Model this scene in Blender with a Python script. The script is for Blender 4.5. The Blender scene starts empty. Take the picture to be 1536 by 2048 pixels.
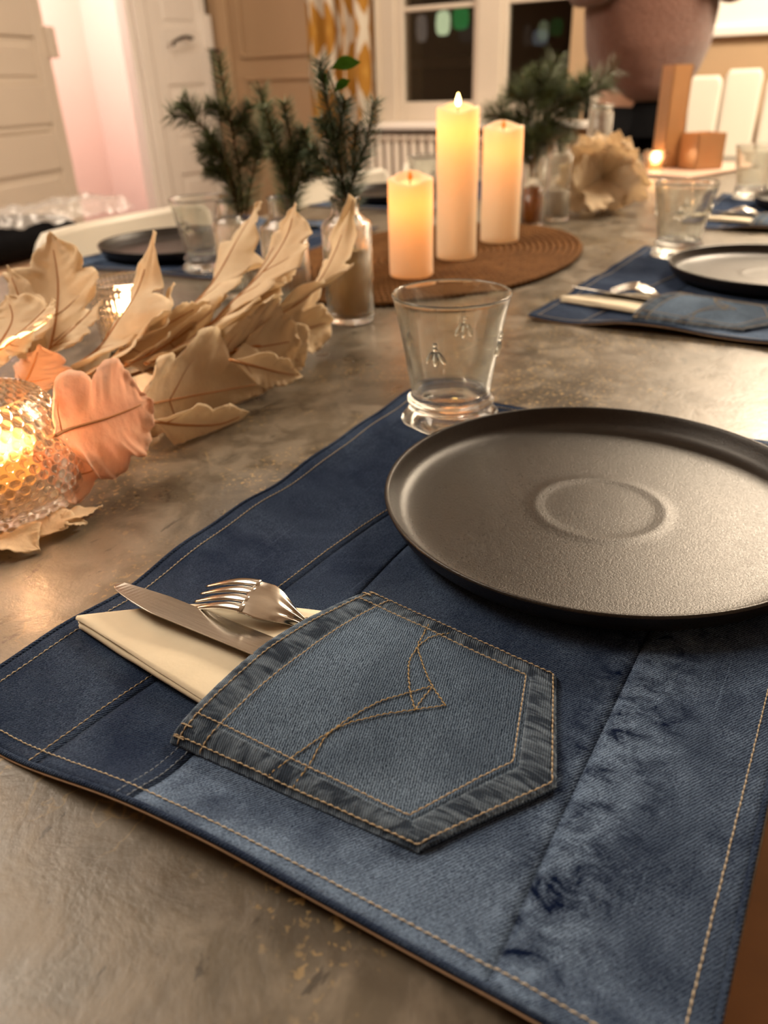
import bpy, math, random
import numpy as np
from math import sin, cos, pi, radians, sqrt, atan2
random.seed(7)
SC = bpy.context.scene
COL = SC.collection
# ------------------------------------------------------------------ camera
# world frame: X runs along the table, Y across it, Z up, the table top is z = 0 and the floor z = FZ
FPX, PITCH, ROLL, CH, TH = 1549.1, 0.506779, -0.0356854, 0.247946, 0.567288
FZ = -0.75
_E1 = np.array([sin(TH), cos(TH)]); _E2 = np.array([-cos(TH), sin(TH)])
def _tf(v):
    return np.array([v[:2] @ _E1, v[:2] @ _E2, v[2]])
_F = np.array([0, cos(PITCH), -sin(PITCH)]); _R = np.array([1., 0, 0]); _U = np.cross(_R, _F)
_R2 = cos(ROLL)*_R + sin(ROLL)*_U; _U2 = -sin(ROLL)*_R + cos(ROLL)*_U
CF, CR, CU = _tf(_F), _tf(_R2), _tf(_U2)
CAMP = np.array([0, 0, CH])
cam_d = bpy.data.cameras.new('camera'); cam = bpy.data.objects.new('camera', cam_d); COL.objects.link(cam)
from mathutils import Matrix, Vector, noise
M_ = Matrix.Identity(4)
for i in range(3):
    M_[i][0] = CR[i]; M_[i][1] = CU[i]; M_[i][2] = -CF[i]; M_[i][3] = CAMP[i]
cam.matrix_world = M_
cam_d.sensor_fit = 'VERTICAL'; cam_d.sensor_height = 36; cam_d.lens = FPX/2048*36
cam_d.clip_start = 0.01; cam_d.clip_end = 60
cam_d.dof.use_dof = True; cam_d.dof.focus_distance = 0.385; cam_d.dof.aperture_fstop = 8.0
SC.camera = cam
# ------------------------------------------------------------------ world, lights, exposure
SC.view_settings.view_transform = 'Standard'; SC.view_settings.look = 'None'
SC.view_settings.gamma = 1; SC.view_settings.use_curve_mapping = False
SC.view_settings.exposure = 0.92
SC.cycles.max_bounces = 12; SC.cycles.transmission_bounces = 10; SC.cycles.glossy_bounces = 6
SC.cycles.sample_clamp_indirect = 8.0; SC.cycles.use_denoising = True
SC.cycles.caustics_refractive = True; SC.cycles.caustics_reflective = False
w = bpy.data.worlds.new('night'); SC.world = w; w.use_nodes = True
w.node_tree.nodes['Background'].inputs[0].default_value = (.012, .014, .02, 1)
w.node_tree.nodes['Background'].inputs[1].default_value = 0.3
def area(name, loc, target, size, power, color, sy=None):
    l = bpy.data.lights.new(name, 'AREA'); l.energy = power; l.color = color; l.size = size
    if sy: l.shape = 'RECTANGLE'; l.size_y = sy
    o = bpy.data.objects.new(name, l); COL.objects.link(o); o.location = loc
    o.rotation_euler = (Vector(target)-Vector(loc)).to_track_quat('-Z', 'Y').to_euler()
    return o
def point(name, loc, power, color, r=.01):
    l = bpy.data.lights.new(name, 'POINT'); l.energy = power; l.color = color; l.shadow_soft_size = r
    o = bpy.data.objects.new(name, l); COL.objects.link(o); o.location = loc
    return o
WARM = (1, .70, .42)
area('pendant_light', (2.35, .0, 1.12), (1.0, .3, 0), .5, 25, (1, .80, .58))
area('ceiling_light', (.5, 1.6, 1.93), (1.0, 1.2, 0), 1.6, 56, (1, .83, .65))
area('door_fill_light', (2.9, 2.4, 1.93), (3.4, 2.6, 0), .9, 16, (1, .83, .65))  # unseen fill, added to brighten the door side and far wall
area('wall_light', (3.2, -.2, 1.5), (4.3, .2, .75), .5, 38, (1, .84, .62))
S_, T_ = 4.3, 3.9     # window wall x = S_, doorway wall y = T_
area('corridor_light', (3.3, T_+.75, 1.6), (3.4, T_+1.1, 0), .8, 27, (1, .77, .68))
# ------------------------------------------------------------------ pixel helpers (photo pixels of a 1536x2048 frame -> a world point)
def _ray(px, py):
    return CF + (px-768)/FPX*CR - (py-1024)/FPX*CU
def at(px, py, z=0.):
    d = _ray(px, py); return CAMP + d*((z-CH)/d[2])
def atx(px, py, x):
    d = _ray(px, py); return CAMP + d*(x/d[0])
def aty(px, py, y):
    d = _ray(px, py); return CAMP + d*(y/d[1])
def atr(px, py, r):          # at horizontal range r from the camera foot
    d = _ray(px, py); return CAMP + d*(r/sqrt(d[0]**2+d[1]**2))
def rng(p): return sqrt(p[0]**2+p[1]**2)
# ------------------------------------------------------------------ object helpers
def link(o, parent=None):
    COL.objects.link(o)
    if parent is not None: o.parent = parent
    return o
def tag(o, label=None, cat=None, group=None, kind=None):
    for k, v in (('label', label), ('category', cat), ('group', group), ('kind', kind)):
        if v: o[k] = v
    return o
def emp(name, loc, label=None, cat=None, group=None, rz=0., parent=None, kind=None):
    o = bpy.data.objects.new(name, None); o.empty_display_size = .02
    o.location = loc; o.rotation_euler = (0, 0, rz); link(o, parent)
    return tag(o, label, cat, group, kind)
def offset(parent):
    v = Vector((0, 0, 0)); p = parent
    while p is not None: v += Vector(p.location); p = p.parent
    return v
def mk(name, V, Fc, mat, parent=None, smooth=True, uv=None, world=False):
    me = bpy.data.meshes.new(name)
    if world and parent is not None:
        o3 = offset(parent); V = [(v[0]-o3.x, v[1]-o3.y, v[2]-o3.z) for v in V]
    me.from_pydata([tuple(map(float, v)) for v in V], [], Fc)
    if uv is not None:
        ul = me.uv_layers.new(name='UVMap')
        idx = np.empty(len(me.loops), dtype=np.int32); me.loops.foreach_get('vertex_index', idx)
        ul.data.foreach_set('uv', np.asarray(uv, dtype=np.float32)[idx].ravel())
    if smooth: me.polygons.foreach_set('use_smooth', [True]*len(me.polygons))
    if mat: me.materials.append(mat)
    me.update()
    return link(bpy.data.objects.new(name, me), parent)
def mod_bevel(o, w, seg=2, ang=40):
    m = o.modifiers.new('b', 'BEVEL'); m.width = w; m.segments = seg; m.limit_method = 'ANGLE'; m.angle_limit = radians(ang)
    m.harden_normals = False
    return o
def mod_solid(o, t, off=-1):
    m = o.modifiers.new('s', 'SOLIDIFY'); m.thickness = t; m.offset = off; return o
def copy_tree(o, parent=None):
    c = o.copy(); COL.objects.link(c)
    if parent is not None: c.parent = parent
    for ch in list(o.children): copy_tree(ch, c)
    return c
class MB:
    def __init__(s): s.V = []; s.F = []; s.UV = []
    def add(s, V, F, uv=None):
        n = len(s.V); s.V += [tuple(v) for v in V]; s.F += [tuple(i+n for i in f) for f in F]
        if uv is not None: s.UV += list(uv)
        return s
    def box(s, a, b, rot=None):
        x0, y0, z0 = a; x1, y1, z1 = b
        V = [(x0,y0,z0),(x1,y0,z0),(x1,y1,z0),(x0,y1,z0),(x0,y0,z1),(x1,y0,z1),(x1,y1,z1),(x0,y1,z1)]
        return s.add(V, [(0,3,2,1),(4,5,6,7),(0,1,5,4),(1,2,6,5),(2,3,7,6),(3,0,4,7)])
    def lathe(s, prof, n=64, c=(0,0,0), rf=None, close=True):
        V = []; m = len(prof)
        for j in range(n):
            a = 2*pi*j/n
            for i, (r, z) in enumerate(prof):
                rr = r*(rf(a, z, i) if rf else 1)
                V.append((c[0]+rr*cos(a), c[1]+rr*sin(a), c[2]+z))
        F = []
        for j in range(n):
            k = (j+1) % n
            for i in range(m-1):
                F.append((j*m+i, k*m+i, k*m+i+1, j*m+i+1))
        b = len(s.V); s.add(V, F)
        if close:
            for i in (0, m-1):
                f = [b+j*m+i for j in range(n)]
                s.F.append(tuple(reversed(f)) if i == 0 else tuple(f))
        return s
    def tube(s, pts, rad, n=8, cap=True, flat=1.0, up=None):
        P = [np.array(p, float) for p in pts]; V = []; N = len(P)
        u = None
        for i in range(N):
            t = P[min(i+1, N-1)]-P[max(i-1, 0)]; t = t/(np.linalg.norm(t)+1e-12)
            if u is None:
                a = np.array(up, float) if up is not None else (np.array([0, 0, 1.]) if abs(t[2]) < .9 else np.array([1., 0, 0]))
                u = a
            u = u - t*(u @ t); u /= (np.linalg.norm(u)+1e-12); v = np.cross(t, u)
            r = rad[i] if hasattr(rad, '__len__') else rad
            for k in range(n):
                a = 2*pi*k/n
                V.append(P[i]+u*r*flat*cos(a)+v*r*sin(a))
        F = []
        for i in range(N-1):
            for k in range(n):
                l = (k+1) % n
                F.append((i*n+k, i*n+l, (i+1)*n+l, (i+1)*n+k))
        if cap:
            F.append(tuple(reversed(range(n)))); F.append(tuple((N-1)*n+k for k in range(n)))
        return s.add(V, F)
    def grid(s, fn, nu, nv, uvs=True):
        V = []; uv = []
        for i in range(nu+1):
            for j in range(nv+1):
                u, v = i/nu, j/nv; V.append(fn(u, v)); uv.append((u, v))
        F = [(i*(nv+1)+j, (i+1)*(nv+1)+j, (i+1)*(nv+1)+j+1, i*(nv+1)+j+1) for i in range(nu) for j in range(nv)]
        return s.add(V, F, uv)
    def build(s, name, mat, parent=None, smooth=True, world=False):
        return mk(name, s.V, s.F, mat, parent, smooth, s.UV if len(s.UV) == len(s.V) and s.UV else None, world)
def spline(pts, n):
    P = [np.array(p, float) for p in pts]
    P = [2*P[0]-P[1]] + P + [2*P[-1]-P[-2]]; out = []
    m = len(P)-3
    for i in range(n+1):
        t = i/n*m; k = min(int(t), m-1); t -= k
        a, b, c, d = P[k:k+4]
        out.append(.5*((2*b)+(-a+c)*t+(2*a-5*b+4*c-d)*t*t+(-a+3*b-3*c+d)*t**3))
    return out
def nz(x, y, z=0., s=1.): return noise.noise(Vector((x*s, y*s, z*s)))
# ------------------------------------------------------------------ materials
class NT:
    def __init__(s, name):
        s.m = bpy.data.materials.new(name); s.m.use_nodes = True; s.t = s.m.node_tree; s.t.nodes.clear()
        s.out = s.t.nodes.new('ShaderNodeOutputMaterial')
    def n(s, typ, ins=None, **kw):
        nd = s.t.nodes.new('ShaderNode'+typ)
        for k, v in kw.items(): setattr(nd, k, v)
        for k, v in (ins or {}).items():
            if isinstance(v, tuple) and len(v) == 2 and hasattr(v[0], 'outputs'): s.t.links.new(v[0].outputs[v[1]], nd.inputs[k])
            elif hasattr(v, 'outputs'): s.t.links.new(v.outputs[0], nd.inputs[k])
            else: nd.inputs[k].default_value = v
        return nd
    def tc(s, out='Object', scale=(1, 1, 1), rot=(0, 0, 0)):
        c = s.n('TexCoord'); return s.n('Mapping', {'Vector': (c, out), 'Scale': scale, 'Rotation': rot})
    def noise(s, v, scale, detail=4, rough=.55, dist=0.):
        return s.n('TexNoise', {'Vector': v, 'Scale': scale, 'Detail': detail, 'Roughness': rough, 'Distortion': dist})
    def ramp(s, f, stops):
        r = s.n('ValToRGB', {'Fac': f}); e = r.color_ramp.elements
        while len(e) < len(stops): e.new(.5)
        for el, (p, c) in zip(e, stops):
            el.position = p; el.color = (c, c, c, 1) if not hasattr(c, '__len__') else (*c, 1)
        return r
    def math(s, op, a, b=0., clamp=False):
        nd = s.n('Math', {0: a, 1: b}, operation=op); nd.use_clamp = clamp; return nd
    def mix(s, f, a, b, mode='MIX'):
        nd = s.n('Mix', data_type='RGBA', blend_type=mode)
        for k, v in ((0, f), (6, a), (7, b)):
            if hasattr(v, 'outputs'):
                s.t.links.new(v.outputs[2] if v.bl_idname == 'ShaderNodeMix' else v.outputs[0], nd.inputs[k])
            else: nd.inputs[k].default_value = (*v, 1) if hasattr(v, '__len__') else v
        return nd
    def bsdf(s, base, rough=.5, metal=0., bump=None, bd=.001, bs=1., **kw):
        p = s.n('BsdfPrincipled')
        for k, v in (('Base Color', base), ('Roughness', rough), ('Metallic', metal)):
            if hasattr(v, 'outputs'): s.t.links.new(v.outputs[2] if v.bl_idname == 'ShaderNodeMix' else v.outputs[0], p.inputs[k])
            else: p.inputs[k].default_value = (*v, 1) if hasattr(v, '__len__') else v
        for k, v in kw.items(): p.inputs[k.replace('_', ' ')].default_value = v
        if bump is not None:
            b = s.n('Bump', {'Height': bump, 'Distance': bd, 'Strength': bs}); s.t.links.new(b.outputs[0], p.inputs['Normal'])
        return p
    def done(s, sh):
        s.t.links.new(sh.outputs[0], s.out.inputs[0]); return s.m
def plain(name, col, rough=.5, metal=0., var=.06, scale=30, bump=.0, **kw):
    t = NT(name); c = t.tc(); n = t.noise(c, scale)
    b = t.mix(t.math('MULTIPLY', n, 1.), tuple(max(0, x*(1-var*2)) for x in col), tuple(min(1, x*(1+var*2)) for x in col))
    return t.done(t.bsdf(b, rough, metal, n if bump else None, bump or .001, **kw))
def emit(name, col, s):
    t = NT(name); return t.done(t.n('Emission', {'Color': (*col, 1), 'Strength': s}))
def glass(name, col=(.97, .99, .97), rough=0., ior=1.47, thru=.12):
    t = NT(name); c = t.tc(); n = t.noise(c, 45, 2)
    g = t.bsdf(t.mix(t.math('MULTIPLY', n, .5), col, tuple(x*.97 for x in col)), rough, 0., n, .0002, .25, Transmission_Weight=1., IOR=ior)
    return t.done(t.n('MixShader', {0: thru, 1: g, 2: t.n('BsdfTransparent', {'Color': (*col, 1)})}))
def denim(name, dark, light, wash=.35, base=.2, streak=.3, wscale=14, fade_front=0., rot=.55, seam=None, contrast=1.):
    """indigo twill: pale weft threads over dark warp; wash = large faded areas, seam = (y, width) of a worn ridge"""
    t = NT(name)
    c0 = t.tc()
    tw = t.n('TexWave', {'Vector': t.tc(rot=(0, 0, rot)), 'Scale': 290., 'Distortion': 3.0, 'Detail': 2., 'Detail Scale': 1.8, 'Detail Roughness': .6}, wave_type='BANDS', bands_direction='Y')
    grain = t.noise(t.tc(scale=(1., 1.7, 1), rot=(0, 0, rot)), 1250, 2, .75)
    slub = t.noise(t.tc(scale=(70, 1500, 1)), 1., 2, .6)
    big = t.noise(c0, wscale, 5, .6, .8)
    st = t.noise(t.tc(scale=(10, 620, 1)), 1., 2, .5)
    b = t.math('ADD', t.math('MULTIPLY', t.ramp(big, [(.36, 0.), (.70, 1.)]), wash), base)
    if fade_front:
        sx = t.n('SeparateXYZ', {0: c0}); g = t.n('MapRange', {0: (sx, 0), 1: -.228, 2: -.10, 3: fade_front, 4: 0.})
        g.interpolation_type = 'SMOOTHSTEP'
        b = t.math('ADD', b, t.math('MULTIPLY', g, t.ramp(t.noise(c0, 16, 3, .6, .5), [(.34, .0), (.60, 1.)])))
    if seam:
        sy = t.n('SeparateXYZ', {0: c0})
        d = t.math('DIVIDE', t.math('ABSOLUTE', t.math('SUBTRACT', (sy, 1), seam[0])), seam[1])
        m = t.math('SUBTRACT', 1., d, True)
        wv = t.noise(t.tc(scale=(95, 75, 1), rot=(0, 0, .4)), 1., 5, .7, .5)
        b = t.math('ADD', b, t.math('MULTIPLY', m, t.math('MULTIPLY', t.ramp(wv, [(.45, -.0), (.53, .3), (.62, 1.)]), .38)))
        b = t.math('SUBTRACT', b, t.math('MULTIPLY', m, t.math('MULTIPLY', t.ramp(wv, [(.36, 1.), (.46, 0.)]), .25)))
    p = t.math('ADD', t.math('MULTIPLY', tw, .42), t.math('ADD', t.math('MULTIPLY', t.ramp(grain, [(.28, 0.), (.72, 1.)]), .75), t.math('MULTIPLY', slub, .25)))
    p = t.ramp(p, [(.46, 0.), (.98, 1.)])
    fac = t.math('MULTIPLY', b, t.math('ADD', t.math('MULTIPLY', p, 2.7*contrast), 1-.80*contrast))
    fac = t.math('ADD', fac, t.math('MULTIPLY', t.math('MULTIPLY', t.ramp(st, [(.66, 0.), (.72, 1.)]), p), streak), True)
    col = t.mix(fac, dark, light)
    h = t.math('ADD', t.math('MULTIPLY', tw, .6), t.math('ADD', grain, t.math('MULTIPLY', slub, .6)))
    return t.done(t.bsdf(col, .9, 0., h, .0005, .9, Specular_IOR_Level=.04))
DK, LT = (.002, .0065, .028), (.17, .25, .39)
M = {}
M['den_navy'] = denim('denim_dark_navy', DK, LT, .10, .055, .14, rot=.55)
M['den_mid'] = denim('denim_mid_blue', DK, LT, .13, .075, .25, fade_front=.38, seam=(-.112, .030))
M['den_streak'] = denim('denim_streaked', DK, LT, .20, .115, .35, wscale=26, seam=(-.108, .032))
M['den_pocket'] = denim('denim_pocket', (.003, .009, .024), (.19, .275, .40), .20, .19, .15, wscale=13, rot=-.3)
def denim_hem():
    t = NT('denim_hem_worn'); uv = t.tc('UV', (1, 1, 1)); c0 = t.tc()
    rip = t.noise(t.tc('UV', (22, .8, 1)), 1., 3, .6, .5)
    tw = t.n('TexWave', {'Vector': t.tc(rot=(0, 0, -.3)), 'Scale': 300., 'Distortion': 2.2, 'Detail': 2.}, wave_type='BANDS', bands_direction='Y')
    sep = t.n('SeparateXYZ', {0: uv})
    edge = t.ramp((t.math('ABSOLUTE', t.math('SUBTRACT', (sep, 1), .5))), [(.38, 0.), (.5, 1.)])
    f = t.math('ADD', t.math('MULTIPLY', t.ramp(rip, [(.42, .0), (.62, 1.)]), .42), t.math('MULTIPLY', edge, .35))
    f = t.math('ADD', f, .12); f = t.math('MULTIPLY', f, t.math('ADD', t.math('MULTIPLY', t.ramp(t.noise(c0, 1500, 2, .7), [(.3, 0.), (.7, 1.)]), .5), t.math('ADD', t.math('MULTIPLY', tw, .5), .4)), True)
    return t.done(t.bsdf(t.mix(f, (.003, .008, .022), (.22, .295, .39)), .88, 0., t.math('ADD', tw, t.math('MULTIPLY', rip, 3.)), .0005, .8, Specular_IOR_Level=.05))
M['den_hem'] = denim_hem()
M['thread'] = plain('thread_tan', (.40, .32, .21), .7, var=.15, scale=900)
M['thread2'] = plain('thread_pale', (.50, .43, .31), .7, var=.15, scale=900)
M['thread3'] = plain('thread_ochre', (.33, .24, .11), .7, var=.15, scale=900)
M['backing'] = plain('backing_beige', (.42, .29, .19), .85, var=.1, scale=200)
def m_table():
    t = NT('table_mineral'); c = t.tc()
    a = t.noise(c, 4.2, 7, .66, .5); b = t.noise(c, 26, 6, .65, .4); f = t.noise(c, 240, 3, .6)
    col = t.mix(t.ramp(a, [(.38, 0.), (.62, 1.)]), (.040, .034, .025), (.125, .106, .080))
    col = t.mix(t.math('MULTIPLY', t.ramp(b, [(.47, 0.), (.62, 1.)]), .6), col, (.20, .172, .135))
    # dark reflection painted in with dark mottling, middle of the top beside the leaves
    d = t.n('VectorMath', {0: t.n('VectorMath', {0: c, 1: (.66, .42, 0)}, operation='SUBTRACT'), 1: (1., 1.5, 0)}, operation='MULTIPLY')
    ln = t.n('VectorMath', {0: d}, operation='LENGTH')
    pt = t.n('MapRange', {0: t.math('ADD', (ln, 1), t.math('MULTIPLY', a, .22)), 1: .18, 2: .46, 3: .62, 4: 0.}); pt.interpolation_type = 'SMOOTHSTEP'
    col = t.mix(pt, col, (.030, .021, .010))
    sp = t.noise(c, 260, 2, .6, .5); msk = t.noise(c, 7, 4, .65)
    spk = t.math('MULTIPLY', t.ramp(sp, [(.58, 0.), (.64, 1.)]), t.ramp(msk, [(.47, 0.), (.56, 1.)]))
    wv = t.n('VectorMath', {0: c, 1: t.n('VectorMath', {0: t.n('TexNoise', {'Vector': c, 'Scale': 45., 'Detail': 3.}), 1: (.05, .05, 0)}, operation='MULTIPLY')}, operation='ADD')
    v = t.n('TexVoronoi', {'Vector': t.n('Mapping', {'Vector': wv, 'Scale': (1, 1, 0)}), 'Scale': 11.}, feature='DISTANCE_TO_EDGE')
    cr = t.math('MULTIPLY', t.ramp(v, [(.0, 1.), (.010, 0.)]), t.ramp(t.noise(c, 15, 3), [(.56, 0.), (.64, 1.)]))
    col = t.mix(t.math('MAXIMUM', t.math('MULTIPLY', spk, .75), t.math('MULTIPLY', cr, .4)), col, (.38, .27, .12))
    sc = t.noise(t.tc(scale=(30, 75, 1), rot=(0, 0, .9)), 1., 4, .7, .5)
    col = t.mix(t.math('MULTIPLY', t.ramp(sc, [(.63, 0.), (.67, 1.)]), .7), col, (.018, .015, .012))
    r = t.n('MapRange', {0: b, 1: .3, 2: .7, 3: .24, 4: .46})
    h = t.math('ADD', t.math('MULTIPLY', b, .9), t.math('MULTIPLY', f, .14))
    return t.done(t.bsdf(col, r, 0., h, .0014, .6, Specular_IOR_Level=.5))
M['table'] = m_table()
M['edge'] = plain('table_edge_brown', (.14, .085, .04), .5, scale=12)
def m_plate():
    t = NT('plate_stoneware'); c = t.tc(); n = t.noise(c, 850, 3, .7); b = t.noise(c, 18, 3)
    col = t.mix(t.ramp(n, [(.35, 0.), (.7, 1.)]), (.005, .0036, .0032), (.019, .014, .011))
    r = t.n('MapRange', {0: n, 1: .3, 2: .7, 3: .26, 4: .44})
    return t.done(t.bsdf(col, r, 0., t.math('ADD', n, t.math('MULTIPLY', b, .5)), .00036, .6, Specular_IOR_Level=.42))
M['plate'] = m_plate()
def m_steel():
    t = NT('steel'); c = t.tc(); n = t.noise(t.tc(scale=(40, 900, 40)), 1., 3)
    return t.done(t.bsdf(t.mix(n, (.52, .49, .44), (.66, .63, .58)), t.n('MapRange', {0: n, 3: .14, 4: .26}), 1., n, .0001, .08))
M['steel'] = m_steel()
M['napkin'] = plain('napkin_cream', (.70, .63, .48), .9, var=.03, scale=60, bump=.0006)
M['glass'] = glass('clear_glass')
M['glass_v'] = glass('votive_glass', (1., .95, .88), thru=.22)
M['glass_amber'] = glass('amber_glass', (.75, .33, .08))
M['liquid_amber'] = plain('amber_liquid', (.26, .075, .012), .15, var=.05)
M['milky'] = plain('milky_liquid', (.62, .52, .42), .4)
def translucent(name, c1, c2, mixf, scale=40, veins=False, bump=.001, gloss=.0):
    t = NT(name); c = t.tc(); n = t.noise(c, scale, 5, .6); fb = t.noise(t.tc(scale=(300, 300, 300)), 1., 2)
    col = t.mix(t.ramp(n, [(.3, 0.), (.7, 1.)]), c1, c2)
    bmp = t.n('Bump', {'Height': t.math('ADD', n, t.math('MULTIPLY', fb, .12)), 'Distance': bump, 'Strength': .8})
    d = t.n('BsdfDiffuse', {'Color': (col, 2), 'Normal': bmp}); tr = t.n('BsdfTranslucent', {'Color': (col, 2), 'Normal': bmp})
    sh = t.n('MixShader', {0: mixf, 1: d, 2: tr})
    if gloss:
        g = t.n('BsdfGlossy', {'Color': (1, 1, 1, 1), 'Roughness': .35}); sh = t.n('MixShader', {0: gloss, 1: sh, 2: g})
    return t.done(sh)
M['golden'] = translucent('golden_refraction', (.50, .30, .09), (.60, .38, .14), .5, 30, gloss=.1)  # candle and woven mat refracted in the bottle, painted as a filling
M['leaf'] = translucent('fabric_leaf', (.80, .66, .47), (.90, .78, .60), .42, 55, bump=.0016)
M['leaf2'] = translucent('fabric_leaf_pale', (.84, .70, .52), (.92, .81, .62), .44, 55, bump=.0016)
M['leaf3'] = translucent('fabric_leaf_pink', (.86, .58, .44), (.92, .70, .55), .44, 45, bump=.0016)
M['vein'] = plain('leaf_vein', (.46, .20, .06), .7)
M['wax'] = translucent('candle_wax', (.92, .81, .63), (.94, .85, .69), .50, 25, gloss=.04, bump=.0006)
M['wax_w'] = translucent('votive_wax', (.95, .75, .42), (.95, .78, .48), .5, 25)
M['flame'] = emit('flame', (1, .62, .18), 14)
M['flame_led'] = translucent('plastic_flame', (.95, .45, .12), (.95, .5, .15), .5, 30)
M['wick'] = plain('wick', (.03, .02, .015), .9)
M['needle'] = plain('fir_needle', (.075, .105, .032), .55, var=.3, scale=60)
M['needle_b'] = plain('fir_needle_blue', (.050, .090, .042), .5, var=.3, scale=60)
M['twig'] = plain('fir_twig', (.16, .085, .035), .8)
M['green_leaf'] = translucent('fresh_leaf', (.05, .15, .02), (.10, .26, .04), .35, 60)
def m_rug():
    t = NT('woven_fibre'); c = t.tc(); n = t.noise(c, 60, 4); f = t.noise(c, 500, 3)
    return t.done(t.bsdf(t.mix(n, (.05, .021, .007), (.20, .095, .034)), .85, 0., f, .0015, .8, Specular_IOR_Level=.08))
M['rug'] = m_rug()
M['cream'] = plain('cream_paint', (.72, .63, .53), .45, var=.02, scale=4)
M['tan'] = plain('tan_paint', (.48, .33, .20), .6, var=.03, scale=3)
M['white'] = plain('white_paint', (.92, .86, .80), .5, var=.02, scale=4)
M['pinkw'] = plain('corridor_paint', (.90, .74, .68), .6, var=.02, scale=3)
M['chair'] = plain('white_shell', (.66, .62, .54), .35, var=.02, scale=6)
M['chair_w'] = plain('white_lacquer', (.86, .80, .70), .35, var=.02, scale=6)
M['metal_dk'] = plain('dark_iron', (.05, .035, .025), .4, .6)
M['black'] = plain('black_cloth', (.006, .006, .007), .95, var=.2, Specular_IOR_Level=.05)
M['floor'] = plain('oak_floor', (.11, .045, .013), .65, var=.2, scale=7, Specular_IOR_Level=.1)
M['skin'] = plain('skin', (.62, .36, .25), .5, var=.04)
M['hair'] = plain('hair_brown', (.05, .028, .016), .6)
def m_sweater():
    t = NT('fuzzy_wool'); c = t.tc(); n = t.noise(c, 70, 5, .7); k = t.noise(c, 9, 3)
    return t.done(t.bsdf(t.mix(n, (.13, .045, .026), (.24, .095, .058)), .95, 0., t.math('ADD', n, k), .012, .9, Sheen_Weight=.6))
M['sweater'] = m_sweater()
def m_curtain():
    t = NT('ikat_curtain'); sp = t.n('SeparateXYZ', {0: t.tc('UV')})
    u, v = (sp, 0), (sp, 1)
    # ogee repeat: offset rows of pointed ovals, mustard on white
    def oval(ou, ov, wd):
        du = t.math('ABSOLUTE', t.math('SUBTRACT', t.math('FRACT', t.math('ADD', t.math('MULTIPLY', u, 5.), ou)), .5))
        dv = t.math('ABSOLUTE', t.math('SUBTRACT', t.math('FRACT', t.math('ADD', t.math('MULTIPLY', v, 6.), ov)), .5))
        jag = t.math('MULTIPLY', t.noise(t.tc('UV', (60, 3, 1)), 1., 2), .16)
        return t.math('LESS_THAN', t.math('ADD', t.math('MULTIPLY', du, 1.), t.math('ADD', t.math('MULTIPLY', dv, 1.), jag)), wd)
    m = t.math('MAXIMUM', oval(0, 0, .46), oval(.5, .5, .46))
    inn = t.math('MAXIMUM', oval(0, 0, .2), oval(.5, .5, .2))
    col = t.mix(m, (.78, .70, .58), (.50, .235, .03)); col = t.mix(t.math('MULTIPLY', inn, .8), col, (.62, .33, .06))
    p = t.bsdf(col, .85, 0., t.noise(t.tc(), 500, 2), .0005)
    tr = t.n('BsdfTranslucent', {'Color': (col, 2)})
    return t.done(t.n('MixShader', {0: .15, 1: p, 2: tr}))
M['curtain'] = m_curtain()
t = NT('plastic_film'); M['film'] = t.done(t.n('MixShader', {0: .35, 1: t.n('BsdfTransparent'), 2: t.n('MixShader', {0: .35, 1: t.n('BsdfDiffuse', {'Color': (.9, .86, .82, 1)}), 2: t.n('BsdfGlossy', {'Roughness': .12})})}))
t = NT('amber_lantern'); c = t.tc()
M['amber_paper'] = translucent('amber_lantern_paper', (.52, .26, .095), (.60, .31, .12), .35, 12, gloss=.10)

# ================================================================== SETTING
def sbox(name, a, b, mat, kind='structure', parent=None, bev=0.):
    o = MB().box(a, b).build(name, mat, parent, False)
    if kind and parent is None: o['kind'] = kind
    if bev: mod_bevel(o, bev)
    return o
XN, YN, CZ = -2.6, -2.8, 1.95
fl = sbox('floor', (XN, YN, FZ-.05), (S_, T_+1.5, FZ-.012), M['floor'])
pl_me = None
k = 0; y = YN
while y < T_+1.5-.14:
    lo = random.uniform(0, 1.2); x = XN
    if pl_me is None:
        o = mod_bevel(sbox('plank', (0, 0, 0), (S_-XN-.01, .137, .014), M['floor'], None, fl), .002, 1); pl_me = o.data; pp = o
    else:
        o = pp.copy(); COL.objects.link(o)
    o.location = (XN+.005, y, FZ-.014); y += .14
# walls
wy0, wy1 = atx(1125, 150, S_)[1], atx(795, 150, S_)[1]     # window opening
wz0 = .045
b = MB(); b.box((S_, YN, FZ), (S_+.2, wy0-.03, CZ)); b.box((S_, wy1+.03, FZ), (S_+.2, T_+.2, CZ))
b.box((S_, wy0-.03, FZ), (S_+.2, wy1+.03, wz0)); b.box((S_, wy0-.03, 1.65), (S_+.2, wy1+.03, CZ))
o = b.build('wall_back', M['tan'], None, False); o['kind'] = 'structure'
dx0, dx1 = aty(95, 150, T_)[0], aty(425, 150, T_)[0]
b = MB(); b.box((XN, T_, FZ), (dx0-1.0, T_+.18, CZ)); b.box((dx0-1.0, T_, 1.35), (S_+.2, T_+.18, CZ))
o = b.build('wall_left', M['tan'], None, False); o['kind'] = 'structure'
sbox('wall_right', (XN-.1, YN-.15, FZ), (S_+.2, YN, CZ), M['white'])
sbox('wall_front', (XN-.15, YN, FZ), (XN, T_+1.5, CZ), M['tan'])
sbox('ceiling', (XN, YN, CZ), (S_+.2, T_+1.6, CZ+.1), M['white'])
sbox('wall_corridor', (XN, T_+1.4, FZ), (S_+.6, T_+1.55, CZ), M['pinkw'])
sbox('wall_corridor_end', (S_+.2, T_+.1, FZ), (S_+.35, T_+1.5, CZ), M['pinkw'])
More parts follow.
